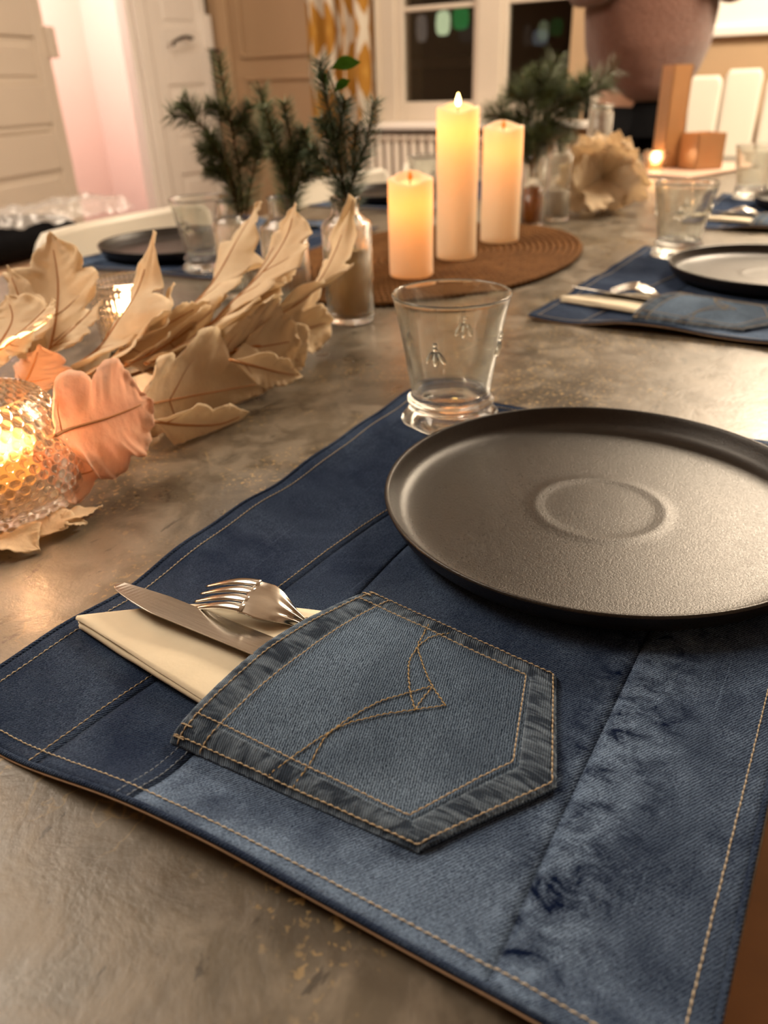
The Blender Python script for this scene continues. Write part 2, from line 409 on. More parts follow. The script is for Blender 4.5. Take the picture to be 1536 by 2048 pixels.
# upper plaster and dado rail of the window wall, right of the window
yr = atx(1362, 60, S_)[1]; zr = atx(1400, 66, S_)[2]
o = sbox('trim_1', (S_-.035, YN, zr-.02), (S_, yr+.25, zr+.02), M['white'], bev=.006)
o = sbox('trim_2', (S_-.012, YN, zr+.02), (S_, yr+.25, CZ), M['white'])
o = sbox('trim_3', (S_-.04, yr+.02, FZ), (S_, yr+.07, CZ), M['cream'], bev=.006)
# panelled stretch left of the curtain
ya, yb = atx(480, 120, S_)[1], atx(620, 120, S_)[1]
for i, (z0, z1) in enumerate(((FZ+.15, .30), (.40, 1.7))):
    b = MB(); f = .022
    y0, y1 = yb-.1, ya-.02
    for q0, q1 in (((y0, z0), (y1, z0+f)), ((y0, z1-f), (y1, z1)), ((y0, z0), (y0+f, z1)), ((y1-f, z0), (y1, z1))):
        b.box((S_-.018, q0[0], q0[1]), (S_, q1[0], q1[1]))
    o = b.build('trim_%d' % (4+i), M['tan'], None, False); o['kind'] = 'structure'; mod_bevel(o, .006)
o = sbox('trim_6', (S_-.03, T_-.0, FZ), (S_, T_+.0+.001, CZ), M['tan'])
o = sbox('baseboard_back', (S_-.02, YN, FZ), (S_, T_, FZ+.14), M['cream'])
o = sbox('trim_7', (S_-.025, T_-.16, FZ), (S_, T_-.08, CZ), M['tan'], bev=.008)
# window
W = emp('window_1', (S_, (wy0+wy1)/2, wz0), kind='structure')
def wb(name, ya_, za, yb_, zb, x0=-.06, x1=.0, mat='cream', bev=.006, par=None):
    o = MB().box((S_+x0, min(ya_, yb_), za), (S_+x1, max(ya_, yb_), zb)).build(name, M[mat], par or W, False, True)
    if bev: mod_bevel(o, bev)
    return o
g0, g1, g2 = (atx(808, 150, S_)[1], atx(945, 150, S_)[1], atx(1012, 150, S_)[1]); g3 = g2-(g0-g1)
gz = atx(870, 203, S_)[2]; bz = atx(870, 14, S_)[2]
# outer casing with flutes
cx = atx(765, 150, S_)[1]
wb('casing', cx+.08, wz0, cx-.0, 1.75, -.03, 0)
for i in range(4): wb('flute', cx+.11-.03*i, wz0, cx+.095-.03*i, 1.75, -.05, -.03, 'cream', .005)
wb('casing', g0+.05, wz0, cx, 1.75, -.015, .06)
wb('casing', g3-.16, wz0, g3-.05, 1.75, -.03, .02)
wb('sash', g0+.05, gz-.10, g0, 1.6, -.0, .045); wb('sash', g1, gz-.10, g1-.045, 1.6, 0, .045)
wb('sash', g2+.045, gz-.10, g2, 1.6, -.0, .045); wb('sash', g3, gz-.10, g3-.05, 1.6, 0, .045)
wb('meeting_stile', g1-.03, gz-.1, g2+.03, 1.6, -.02, .0)
for a_, b_ in ((g0, g1), (g2, g3)):
    wb('sash_rail', a_, gz-.10, b_, gz, 0, .045); wb('glazing_bar', a_, bz-.012, b_, bz+.012, .005, .04)
    wb('glazing_bar', a_, bz+.47, b_, bz+.494, .005, .04)
    wb('pane', a_, gz, b_, 1.6, .018, .022, 'glass', 0)
wb('sill', cx+.12, wz0-.035, g3-.16, wz0, -.10, .0, 'white', .01)
wb('sill_board', cx+.04, wz0, g3-.1, gz-.1, -.01, .05, 'cream', .006)
# what the panes look out on: a dark house with a green shop light and a pale window
oh = emp('building', (9.2, 4.6, FZ), 'dark building beyond the window with a green and a pale light', 'building')
MB().box((9.2, -2, FZ-4), (10, 11, 3)).build('facade', plain('night_facade', (.02, .013, .01), .9), oh, False, True)
def outl(name, px0, py0, px1, py1, mat):
    a_, b_ = atx(px0, py0, 9.15), atx(px1, py1, 9.15)
    if name == 'ledge': return MB().box((9.08, min(a_[1], b_[1]), min(a_[2], b_[2])), (9.2, max(a_[1], b_[1]), max(a_[2], b_[2]))).build(name, mat, oh, False, True)
    y_, z_, hy, hz = (a_[1]+b_[1])/2, (a_[2]+b_[2])/2, abs(a_[1]-b_[1])/2, abs(a_[2]-b_[2])/2
    def f(u, v):
        q = 2*pi*u; k = lambda c: abs(c)**.6*(1 if c > 0 else -1)
        return (9.2-.05*cos(v*pi/2), y_+hy*v*k(cos(q)), z_+hz*v*k(sin(q)))
    return MB().grid(f, 32, 4).build(name, mat, oh, True, True)
outl('lit_window', 868, 22, 896, 70, emit('pale_lit_window', (.75, .85, .5), .42))
outl('green_sign', 902, 14, 934, 58, emit('green_light', (.01, .45, .10), .16))
outl('lit_window', 828, 30, 850, 84, emit('dim_lit_window', (.5, .4, .34), .10))
outl('ledge', 812, 118, 944, 132, plain('ledge', (.10, .07, .045), .9))
outl('lit_window', 1062, 60, 1092, 90, emit('dim_lit_window_2', (.25, .3, .34), .1))
# radiator
ra, rb, rt = atx(752, 300, S_)[1], atx(1010, 300, S_)[1], atx(820, 262, S_-.12)[2]
R_ = emp('radiator', (S_-.12, (ra+rb)/2, FZ), 'cream cast-iron column radiator under the window', 'radiator')
sw = .055; nsec = int((ra-rb)/sw); sec = None
for i in range(nsec):
    yy = ra-(i+.5)*sw
    if sec is None:
        b = MB()
        for xo in (-.05, 0, .05):
            b.tube([(xo, 0, .10), (xo, 0, rt-FZ-.05)], .021, 10)
        b.tube([(-.068, 0, rt-FZ-.035), (.068, 0, rt-FZ-.035)], .026, 10); b.tube([(-.068, 0, .1), (.068, 0, .1)], .026, 10)
        sec = b.build('section', M['cream'], R_)
        o = sec
    else: o = sec.copy(); COL.objects.link(o)
    o.location = (0, yy-(ra+rb)/2, 0)
MB().box((-.09, rb-(ra+rb)/2, rt-FZ+.012), (.09, ra-(ra+rb)/2, rt-FZ+.03)).build('shelf', M['white'], R_, False)
for s in (-1, 1): MB().tube([(0, s*(ra-rb)/2*.9, 0), (0, s*(ra-rb)/2*.9, .1)], .02, 8).build('foot', M['cream'], R_)
# curtain
c0, c1 = atx(622, 150, S_-.12)[1], atx(748, 150, S_-.12)[1]
CU_ = emp('curtain', (S_-.14, (c0+c1)/2, FZ), 'mustard and white ikat curtain gathered beside the window', 'curtain')
def cf(u, v):
    y = c0+(c1-c0)*u + .012*sin(u*40); z = FZ+.03+2.45*v
    return (S_-.14+.045*sin(u*2*pi*4.3+.4*sin(v*3))+.012*sin(u*23), y, z)
mod_solid(MB().grid(cf, 90, 24).build('cloth', M['curtain'], CU_, True, True), .003)
# doorway: near leaf, jamb, far leaf
def panelled(name, x0, x1, z0, z1, ang, label_mats, handle=None, rows=((0, .62), (.70, .95), (1.03, 1.98))):
    D = emp(name, (x1, T_+.02, FZ), kind='structure', rz=ang); w_ = x1-x0
    st = .095
    def bx(nm, a, b_, bev=.006, mat='cream'):
        return mod_bevel(MB().box(a, b_).build(nm, M[label_mats], D, False), bev)
    bx('stile', (-w_, -.02, 0), (-w_+st, .02, z1-FZ)); bx('stile', (-st, -.02, 0), (0, .02, z1-FZ))
    zz = [0]+[r for rw in rows for r in rw]; H = z1-FZ
    pr = 0.
    for (r0, r1) in rows:
        r0 += .10; 
        bx('rail', (-w_+st, -.018, pr), (-st, .018, r0))
        bx('panel', (-w_+st-.004, -.006, r0), (-st+.004, .006, r1))
        bx('panel_field', (-w_+st+.035, -.013, r0+.035), (-st-.035, .013, r1-.035), .01)
        pr = r1
    bx('rail', (-w_+st, -.018, pr), (-st, .018, H))
    return D
xe = aty(116, 190, T_)[0]
D1 = panelled('door_1', xe-.78, xe, FZ, 1.33, radians(16), 'cream', rows=((.0, .64), (.72, .86), (.94, 1.25), (1.33, 1.98)))
zl = aty(105, 85, T_)[2]
mod_bevel(MB().box((-.03, -.05, zl-FZ-.07), (.035, -.018, zl-FZ+.07)).build('lock_case', M['cream'], D1, False), .006)
xj0, xj1 = aty(268, 120, T_)[0], aty(300, 120, T_)[0]
o = sbox('trim_8', (xj0, T_-.0, FZ), (xj1+.02, T_+.09, 1.35), M['white'], bev=.012)
o = sbox('trim_9', (xj0+.03, T_-.03, FZ), (xj1-.0, T_+.0, 1.35), M['white'], bev=.012)
xl = aty(428, 120, T_)[0]
D2 = panelled('door_2', xj1+.03, xl, FZ, 1.33, 0., 'white', rows=((.0, .52), (.60, 1.02), (1.22, 1.98)))
hp, hq = aty(386, 76, T_-.05), aty(348, 88, T_-.05)
hb = MB(); P = spline([(hp[0], T_-.02, hp[2]), (hp[0]-.01, T_-.055, hp[2]), ((hp[0]+hq[0])/2, T_-.06, hp[2]+.004), (hq[0], T_-.055, hq[2]+.01), (hq[0]-.005, T_-.05, hq[2]-.012)], 20)
hb.tube(P, .009, 8).build('handle', M['metal_dk'], D2, True, True)
lp = aty(424, 90, T_-.03)
mod_bevel(MB().box((lp[0]-.03, T_-.03, lp[2]-.02), (lp[0]+.02, T_+.0, lp[2]+.16)).build('lock_case', M['white'], D2, False, True), .004)
MB().tube([(lp[0]+.0, T_-.03, lp[2]-.03), (lp[0]+.01, T_-.08, lp[2]-.035), (lp[0]+.05, T_-.09, lp[2]-.01), (lp[0]+.05, T_-.05, lp[2]+.08)], .010, 8).build('latch', M['metal_dk'], D2, True, True)

# ================================================================== TABLE
TX0, TX1, TY0, TY1 = -.55, 2.98, -.013, 1.175
tb = emp('dining_table', ((TX0+TX1)/2, (TY0+TY1)/2, FZ), 'long dining table with a mottled grey-brown mineral top', 'table')
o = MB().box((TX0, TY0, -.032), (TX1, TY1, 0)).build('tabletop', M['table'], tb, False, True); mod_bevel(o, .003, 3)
for x in (TX0+.12, TX1-.2):
    for y in (TY0+.1, TY1-.18):
        mod_bevel(MB().box((x, y, FZ), (x+.08, y+.08, -.03)).build('leg', M['edge'], tb, False, True), .004)
for y in (TY0+.12, TY1-.15): MB().box((TX0+.2, y, -.11), (TX1-.2, y+.025, -.03)).build('apron', M['edge'], tb, False, True)
for x in (TX0+.14, TX1-.17): MB().box((x, TY0+.18, -.11), (x+.025, TY1-.18, -.03)).build('apron', M['edge'], tb, False, True)

# ================================================================== PLACEMAT
MX, MY = .35, .155      # origin of the mat
NEARW = True
def mat_xy(a, b):       # a: front(0)..back(1), b: diner edge (0)..far edge (1)
    fr = .121+.006*sin(b*pi*1.5+.3)-.004*(b > .9)*(b-.9)*10
    bk = .600-.027*b+.003*sin(b*9)
    tr = -.0115+.004*a; tl = .316+.017*a+.0015*sin(a*17)
    s = fr+(bk-fr)*a; t_ = tr+(tl-tr)*b
    return s, t_
def mat_h(a, b):
    s, t_ = mat_xy(a, b)
    z = .0035
    fe = math.exp(-((s-.115)/.020)**2)
    z += fe*(.0065+.0045*sin(b*11+1.2)+.003*sin(b*5+.3))*(.35+.65*min(1, (1-b)*6))
    z += .0008*sin(a*40+b*7)*math.exp(-((b-1)/.06)**2)+.0012*(1+sin(a*21))*math.exp(-((b-1)/.04)**2)
    z += .0006*nz(s*25, t_*25)+.0009*nz(s*9, t_*9, 3.)
    return max(z, .0026)
def mp(a, b, dz=0.):
    s, t_ = mat_xy(a, b); return (s-MX, t_-MY, mat_h(a, b)+dz)
def inv(s, t_):         # world -> (a, b)
    a, b = .5, .5
    for _ in range(12):
        s0, t0 = mat_xy(a, b); a += (s-s0)/.47; b += (t_-t0)/.33
    return a, b
def stitch_line(mb, pts, r=.00033, step=.0031, dash=.0028, amp=.00014, lift=.00035):
    # pts: dense list of 3-D points on the surface; lays small thread loops along it
    P = [np.array(p) for p in pts]; L = [0]
    for i in range(1, len(P)): L.append(L[-1]+np.linalg.norm(P[i]-P[i-1]))
    def g(d):
        d = max(0, min(d, L[-1]-1e-9)); k = int(np.searchsorted(L, d, side='right'))-1; k = min(k, len(P)-2)
        f = (d-L[k])/(L[k+1]-L[k]+1e-12); return P[k]+(P[k+1]-P[k])*f
    d = 0.
    while d < L[-1]:
        q = [g(d), g(d+dash*.5), g(d+dash)]
        dirv = q[2]-q[0]; n_ = np.array([-dirv[1], dirv[0], 0]); n_ /= (np.linalg.norm(n_)+1e-9)
        j = random.uniform(-1, 1)*amp
        mb.tube([q[0]+np.array([0, 0, -.0001])-n_*amp*.6, q[1]+np.array([0, 0, lift])+n_*j, q[2]+np.array([0, 0, -.0001])+n_*amp*.6], [r*.6, r, r*.6], 5)
        d += step
def make_mat():
    root = emp('placemat', (MX, MY, .0))
    sb1 = lambda a: .80-.13*a*1.1
    sb2 = lambda a: .635
    sb3 = lambda a: .190+.02*math.sin(a*6)*(a > .0)*.3
    def panel(b0, b1, mat, na, nb, dz=0., name='panel'):
        def f(u, v):
            a = u; b = b0(a)+(b1(a)-b0(a))*v
            e = min(v, 1-v)*(nb); puff = .0
            return mp(a, b, dz - (.0009 if (v in (0., 1.)) else 0))
        o = MB().grid(f, na, nb).build(name, mat, root); mod_solid(o, .0016, -1); return o
    one = lambda a: 1.; zero = lambda a: 0.
    panel(sb1, one, M['den_navy'], 120, 20)
    panel(sb2, sb1, M['den_navy'], 120, 14, .0002)
    panel(sb3, sb2, M['den_mid'], 120, 34)
    panel(zero, sb3, M['den_streak'], 120, 22, .0009)
    # beige backing, a little inside the top edge, hanging under it
    def fb(u, v):
        x, y, z = mp(u*1.0, v, -.0019); 
        return (x-.0014*(u == 0)+.0014*(u == 1), y-.0012*(v == 0)+.0012*(v == 1), z)
    mod_solid(MB().grid(fb, 100, 60).build('backing', M['backing'], root), .0007, -1)
    # folded hem roll round the rim
    rim = [mp(u/100, 1, -.0008) for u in range(101)]+[mp(1, 1-u/80, -.0008) for u in range(81)]+[mp(1-u/100, 0, -.0002) for u in range(101)]+[mp(0, u/80, -.0008) for u in range(81)]
    MB().tube(rim, .0013, 8, False).build('hem_roll', M['den_navy'], root)
    # hem stitching all round
    mb = MB(); i = .017; iv = .030
    for path in ([(u/200, 1-iv) for u in range(3, 198)], [(1-i, v/150) for v in range(4, 147)], [(u/200, iv*.8) for u in range(3, 198)], [(i*.9, v/150) for v in range(2, 148)]):
        stitch_line(mb, [mp(a, b, .0002+(.0009 if b < .19 else 0)) for a, b in path])
    o = mb.build('hem_stitching', M['thread2'], root); o['kind'] = 'stuff'
    mb = MB()
    stitch_line(mb, [mp(u/200, sb1(u/200)+.013, .0001) for u in range(0, 200)])
    o = mb.build('seam_stitching', M['thread'], root); o['kind'] = 'stuff'
    mb = MB()
    for d in (0, .016): stitch_line(mb, [mp(u/200, .64+d+.04*u/200, .0001) for u in range(0, 60)], r=.0003)
    o = mb.build('worn_stitching', plain('thread_blue', (.16, .2, .26), .8), root); o['kind'] = 'stuff'
    return root
def make_pocket(root, kind=0):
    base = inv
    lo, hi = np.array([.154, .2095]), np.array([.2885, .1935])
    c1, c2, tip = np.array([.2745, .0835]), np.array([.1595, .0925]), np.array([.2115, .0595])
    def outline(u, v):
        m = lo+(hi-lo)*u + np.array([0, 1.])*.0035*sin(pi*u)
        sidefix = 0.
        q = c2+(tip-c2)*(u/.48) if u < .48 else tip+(c1-tip)*((u-.48)/.52)
        p = m+(q-m)*v
        p[0] += .0035*sin(pi*v)*(-(u-.5)*2)*(.0)   # straight sides
        return p
    def surf(u, v, dz=0.):
        p = outline(u, v); a, b = inv(p[0], p[1])
        z = mat_h(a, b)+.0020
        puff = (sin(pi*min(1, max(0, u)))**.55)*(math.exp(-(v/.62)**2))*.0106*(1-.42*max(0, (u-.45)/.55))
        z += puff + .0016*(sin(pi*u)*sin(pi*min(1, v))) + .0006*nz(p[0]*40, p[1]*40, 9.)
        z -= .0012*math.exp(-((u)/.02)**2)+.0012*math.exp(-((1-u)/.02)**2)
        return (p[0]-MX, p[1]-MY, z+dz)
    K = emp('pocket', (0, 0, 0), parent=root)
    K['label'] = 'faded blue five-sided jeans pocket with crossed decorative stitching'
    o = MB().grid(lambda u, v: surf(u, v), 70, 60).build('pocket_face', M['den_pocket'], K); mod_solid(o, .0016, 1)
    # hem bands: mouth, two sides, two bottom edges
    def band(pa, pb, wa, nm='hem_band'):
        # pa/pb: functions t->(u,v) outer and inner line
        n = 70; ln = .12
        def f(t_, w_):
            ua, va = pa(t_); ub, vb = pb(t_); u = ua+(ub-ua)*w_; v = va+(vb-va)*w_
            dz = .0011*(sin(pi*min(1, max(0, w_)))**.5)+.0003*nz(t_*60, w_*2, 5.)
            return surf(u, v, dz-.0001)
        mb = MB().grid(f, n, 6); mb.build(nm, M['den_hem'], K)
    iu, iv0, iv1 = .092, .125, .115
    band(lambda t_: (t_, -.012), lambda t_: (t_, iv0), 0)
    band(lambda t_: (0, t_), lambda t_: (iu, t_), 0)
    band(lambda t_: (1, t_), lambda t_: (1-iu, t_), 0)
    band(lambda t_: (t_*.48, 1), lambda t_: (t_*.48, 1-iv1), 0)
    band(lambda t_: (.48+t_*.52, 1), lambda t_: (.48+t_*.52, 1-iv1), 0)
    # thread
    def line(mb, pts, dz=.0013, n=60, **kw):
        P = []
        for (u0, v0), (u1, v1) in zip(pts[:-1], pts[1:]):
            for k in range(n): P.append(surf(u0+(u1-u0)*k/n, v0+(v1-v0)*k/n, dz))
        stitch_line(mb, P, r=.00040, **kw)
    mb = MB()
    e = .016
    line(mb, [(e, .0), (e, .985), (.48, .985), (1-e, .985), (1-e, 0)])
    ii = .098; jv = .13
    line(mb, [(ii, .02), (ii, 1-jv), (.48, 1-jv), (1-ii, 1-jv), (1-ii, .02)])
    line(mb, [(0, .028), (1, .028)]); line(mb, [(0, iv0+.008), (1, iv0+.008)])
    for uu in (.012, .05, .95, .988): line(mb, [(uu, 0), (uu, .05)], step=.0012)
    o = mb.build('pocket_stitching', M['thread'], K); o['kind'] = 'stuff'
    # decorative double line, measured on the pocket
    def toc(p):          # world -> surface with z
        a, b = inv(*p)
        # invert outline numerically
        u, v = .5, .5
        for _ in range(25):
            q = outline(u, v); e_ = np.array(p)-q
            du = (outline(min(u+.01, 1), v)-q)/.01; dv = (outline(u, v+.01)-q)/.01
            J = np.array([[du[0], dv[0]], [du[1], dv[1]]])
            try: st = np.linalg.solve(J, e_)
            except Exception: break
            u = min(.985, max(.015, u+st[0])); v = min(.99, max(0, v+st[1]))
        return u, v
    if kind == 0:
        d1 = [(0.2756, 0.1509), (0.2564, 0.1464), (0.2482, 0.141), (0.2332, 0.1265), (0.2257, 0.1158)]
        d1b = [(0.2257, 0.1158), (0.2153, 0.1259), (0.2038, 0.1365), (0.1902, 0.1478), (0.1723, 0.1554), (0.1591, 0.1601)]
        d2 = [(0.275, 0.1386), (0.2643, 0.1448), (0.2483, 0.1447), (0.2358, 0.1401), (0.224, 0.1323), (0.2156, 0.1254)]
        d2b = [(0.2156, 0.1254), (0.2325, 0.1261)]
        d2c = [(0.2325, 0.1261), (0.224, 0.1323), (0.2099, 0.1403), (0.192, 0.1477), (0.1831, 0.1497), (0.1699, 0.1482), (0.1596, 0.1485)]
        sets = (d1, d1b, d2, d2b, d2c)
    mb = MB()
    for d in sets:
        S2 = spline([(x, y, 0) for x, y in d], 60)
        P = [surf(*toc((p[0], p[1])), dz=.0006) for p in S2]
        stitch_line(mb, P, r=.00036, step=.0029, dash=.0028, amp=.00035)
    o = mb.build('decorative_stitching', M['thread3'], K); o['kind'] = 'stuff'
    return K
mat1 = make_mat(); tag(mat1, 'patchwork blue denim placemat nearest the camera, with a jeans pocket', 'placemat', 'denim placemats')
make_pocket(mat1)

# ================================================================== PLATE
def make_plate():
    root = emp('dinner_plate', (0, 0, 0))
    prof = [(.0001, .0025), (.03, .0025), (.080, .0022), (.084, 0), (.090, 0), (.094, .0025), (.118, .0035), (.127, .0062), (.1315, .0115), (.1345, .0180), (.1350, .0192), (.1343, .0203), (.1330, .0203), (.1318, .0192),
            (.1285, .0135), (.1245, .0088), (.117, .0062), (.100, .0054), (.070, .0052), (.050, .0052), (.045, .00535), (.0400, .0057), (.036, .00545), (.031, .0052), (.015, .0053), (.0001, .0053)]
    P = spline([(r, z, 0) for r, z in prof], 130)
    MB().lathe([(max(p[0], 1e-4), p[1]) for p in P], 128).build('plate_body', M['plate'], root)
    return root
p1 = make_plate(); p1.location = (.432, .1144, .0043)
tag(p1, 'large matte black-brown plate with raised rim, nearest the camera', 'plate', 'dark stoneware plates')

# ================================================================== TUMBLER
def make_tumbler():
    root = emp('tumbler', (0, 0, 0))
    outer = [(.0005, .0028), (.020, .0024), (.031, .0002), (.0370, .0006), (.0392, .0035), (.0380, .0075), (.0345, .0115), (.0325, .0138), (.0335, .0158), (.0350, .0180), (.0345, .0205), (.0322, .0232), (.0322, .030), (.0362, .055), (.0405, .080), (.0438, .096), (.0450, .1005), (.0456, .1020), (.0450, .1035), (.0438, .1030)]
    inner = [(.0428, .1000), (.0415, .094), (.0380, .078), (.0340, .055), (.0298, .033), (.0290, .0265), (.0265, .0235), (.018, .0218), (.0005, .0212)]
    P = [(p[0], p[1]) for p in spline([(r, z, 0) for r, z in outer+inner], 150)]
    n0 = len(outer)
    def rf(a, z, i):
        if z < .014 and i < 62: 
            k = math.exp(-((z-.004)/.006)**2); return 1+.045*k*cos(6*a)-.02*k
        return 1
    MB().lathe([(max(r, 2e-4), max(z, 0)) for r, z in P], 144, rf=rf).build('glass_body', M['glass'], root)
    # moulded bees: head, thorax, body, two wings in relief
    def blob(mb, A, c, rx, ry, rz, tilt=0.):
        # ellipsoid on wall at angle A, c=(tangent, z)
        n, m_ = 12, 8; zc = c[1]; rw = .0322+(zc-.030)*(.0438-.0322)/(.066); V = []
        for i in range(m_+1):
            for j in range(n):
                ph = pi*i/m_; q = 2*pi*j/n; u_ = rx*sin(ph)*cos(q); w_ = rz*cos(ph)*1.; o_ = ry*sin(ph)*sin(q)
                uu = u_*cos(tilt)-w_*sin(tilt)+c[0]; ww = u_*sin(tilt)+w_*cos(tilt)
                r = rw+(ww)*.176+o_-.0001; aa = A+uu/rw
                V.append((r*cos(aa), r*sin(aa), zc+ww))
        F = [(i*n+j, i*n+(j+1) % n, (i+1)*n+(j+1) % n, (i+1)*n+j) for i in range(m_) for j in range(n)]
        mb.add(V, F)
    for k in range(4):
        A = k*pi/2; mb = MB()
        blob(mb, A, (0, .0740), .0019, .0014, .0019); blob(mb, A, (0, .0708), .0020, .0016, .0018)
        blob(mb, A, (0, .0625), .0026, .0020, .0062)
        blob(mb, A, (.0048, .0635), .0021, .0012, .0058, .50); blob(mb, A, (-.0048, .0635), .0021, .0012, .0058, -.50)
        mb.build('bee_relief', M['glass'], root)
    return root
tum = make_tumbler(); tum.location = (.530, .270, .0040)
va = atan2(-.27, -.53); tum.rotation_euler = (0, 0, va-.30)
tag(tum, 'clear footed tumbler with moulded bees behind the nearest plate', 'glass', 'bee tumblers')

# ================================================================== CUTLERY, NAPKIN
def make_knife():
    root = emp('knife', (0, 0, 0))
    # along +x: tip at x=0, pocketed handle to x=.21
    N = 40; V = []; F = []
    def hw(x):   # upper (back) / lower (edge) half widths
        if x < .10:
            e = min(1, x/.035)**.5
            return .0035+.0045*min(1, x/.03)**.8 if x > .0 else .0008, -.0118*e
        return .0078, -.0118
    for i in range(N+1):
        x = .112*i/N; up, dn = hw(x)
        if i == 0: up, dn = .0012, -.0006
        tpr = 1.0
        V += [(x, up, .0011), (x, up, -.0011), (x, dn, -.0003), (x, dn, .0003)]
    for i in range(N):
        a = i*4; b_ = a+4
        for k in range(4): F.append((a+k, a+(k+1) % 4, b_+(k+1) % 4, b_+k))
    F += [(3, 2, 1, 0), (N*4, N*4+1, N*4+2, N*4+3)]
    o = mk('blade', V, F, M['steel'], root, False); mod_bevel(o, .0004, 2)
    MB().tube([(x, 0, 0) for x in np.linspace(.108, .156, 30)], [.0046+.0012*(k/29) for k in range(30)], 12, flat=.5).build('handle', M['steel'], root)
    return root
def make_fork():
    root = emp('fork', (0, 0, 0))
    # tips at x=0, neck at x=.068, then handle; arched, back up
    def zc(x):
        return .0145*sin(pi*min(1, max(0, (x+.004)/.082)))**1.15 - .003*(x/.07)
    # palm with flutes
    def hw(x):
        if x < .043: return .0120-.0002*(x < .04)
        t_ = min(1, (x-.043)/.027); return .0094*(1-t_*t_*(3-2*t_))+.0028
    def pal(u, v):
        x = .034+.036*u; y = (v-.5)*2*hw(x)
        fl = .0009*cos((v-.5)*2*pi*3.0)*min(1, max(0, (x-.050)/.012))
        return (x, y, zc(x)+.0016*(1-((v-.5)*2)**2)+fl)
    mod_solid(MB().grid(pal, 40, 48).build('palm', M['steel'], root), .0016, -1)
    for k in range(4):
        y0 = (k-1.5)*.0062
        pts = []; rad = []
        for i in range(22):
            x = .0365*(1-i/21.); pts.append((x, y0*(1-.02*i/21), zc(x)+.0006)); rad.append(.0028*(1-.62*(i/21)**1.8))
        MB().tube(pts, rad, 8, flat=.42).build('tine', M['steel'], root)
    nb = MB()
    for q, r in ((.0675, .0038), (.0705, .0046), (.0735, .0040)):
        nb.tube([(q-.0012, 0, zc(q)+.0006), (q, 0, zc(q)+.0006), (q+.0012, 0, zc(q)+.0006)], [r*.8, r, r*.8], 14, flat=.75)
    nb.build('collar', M['steel'], root)
    hb_ = MB(); n = 24
    for w_ in (-1, 0, 1):
        hb_.tube([(.072+.050*i/n, w_*.0024*(1+.3*i/n), zc(.072)+.0008) for i in range(n-6)], [.0019+.0003*i/n for i in range(n-6)], 8)
    hb_.build('handle', M['steel'], root)
    return root
def place2(o, tip, tail, roll=0., pitch=None):
    d = Vector(tail)-Vector(tip); o.location = tip
    yaw = atan2(d.y, d.x); pt = -atan2(d.z, sqrt(d.x**2+d.y**2))
    o.rotation_mode = 'XYZ'; o.rotation_euler = (roll, pt, yaw)
kn = make_knife(); tag(kn, 'steel table knife with a plain blade resting on the napkin in the nearest pocket', 'knife', 'table knives')
place2(kn, (.212, .306, .0190), (.219, .186, .0112), radians(-15))
fk = make_fork(); tag(fk, 'steel fork lying tines down with fluted neck in the nearest pocket', 'fork', 'table forks')
fk.scale = (.92, 1., 1.)
place2(fk, (.2315, .2660, .0105), (.2480, .187, .0062), radians(8))
def make_napkin():
    root = emp('napkin', (.21, .24, 0))
    # folded wedge: apex far left, widening into the pocket
    A = np.array([.1905, .3110]); L1 = np.array([.1755, .170]); L2 = np.array([.268, .170])
    m1 = np.array([.1715, .2080])
    def layer(dz, dx):
        def f(u, v):
            # v 0..1 from apex to pocket, u across
            lo_ = A+(L1-A)*v + np.array([-.002*sin(pi*v), 0]); hi_ = A+(L2-A)*v + np.array([.012*sin(pi*v)**.8, 0])
            w0 = .001; p = lo_+(hi_-lo_)*u
            z = .0055+dz*(1-.45*v)+.0022*sin(pi*min(1, v*1.35))*(.4+.6*u)+.0010*(1-abs(2*u-1)**6)+.0007*nz(p[0]*50, p[1]*50, dz*900)
            return (p[0]+dx, p[1], z)
        return f
    for i in range(4):
        o = mod_solid(MB().grid(layer(.0013*i, .0004*i*(-1)**i), 24, 50).build('fold', M['napkin'], root, True, True), .0011, -1)
    # rolled lower crease
    f3 = layer(0, 0)
    pts = [tuple(np.array(f3(0., .02+.96*k/40))+np.array([0, 0, .0012])) for k in range(41)]
    MB().tube(pts, [.0030-.0012*k/40 for k in range(41)], 10, flat=.92).build('crease', M['napkin'], root, True, True)
    return root
nk = make_napkin(); tag(nk, 'cream paper napkin folded to a point, tucked in the nearest pocket', 'napkin', 'cream napkins')

# ---- the other place settings: copies of each thing with their own labels
def setting(dx, dy, rz, names, flip=False, items=('mat', 'plate', 'glass', 'knife', 'fork', 'napkin')):
    src = {'mat': mat1, 'plate': p1, 'glass': tum, 'knife': kn, 'fork': fk, 'napkin': nk}
    for it in items:
        o = copy_tree(src[it]); l = Vector(src[it].location)
        c = Vector((MX, MY, 0)); r = Matrix.Rotation(rz, 3, 'Z')
        n = c + r @ (l-c) + Vector((dx, dy, 0)); o.location = n
        e = src[it].rotation_euler
        o.rotation_euler = (e.x, e.y, e.z+rz); o['label'] = names[it]
N2 = dict(mat='denim placemat second along the right side, beyond the nearest glass', plate='dark plate on the second placemat along the right side',
          glass='bee tumbler behind the second plate on the right', knife='knife in the pocket of the second right-hand placemat',
          fork='fork arching out of the pocket of the second right-hand placemat', napkin='cream napkin in the pocket of the second right-hand placemat')
setting(.728, .003, radians(-3), N2)
N3 = dict(mat='denim placemat third along the right side, by the frame edge', plate='small dark plate at the right edge, third on the right side',
          glass='bee tumbler at the right frame edge beside the third plate', knife='knife on the third right-hand placemat',
          fork='fork on the third right-hand placemat', napkin='white napkin on the third right-hand placemat')
setting(1.41, .0, 0., N3, items=('mat', 'glass', 'knife', 'fork', 'napkin', 'plate'))
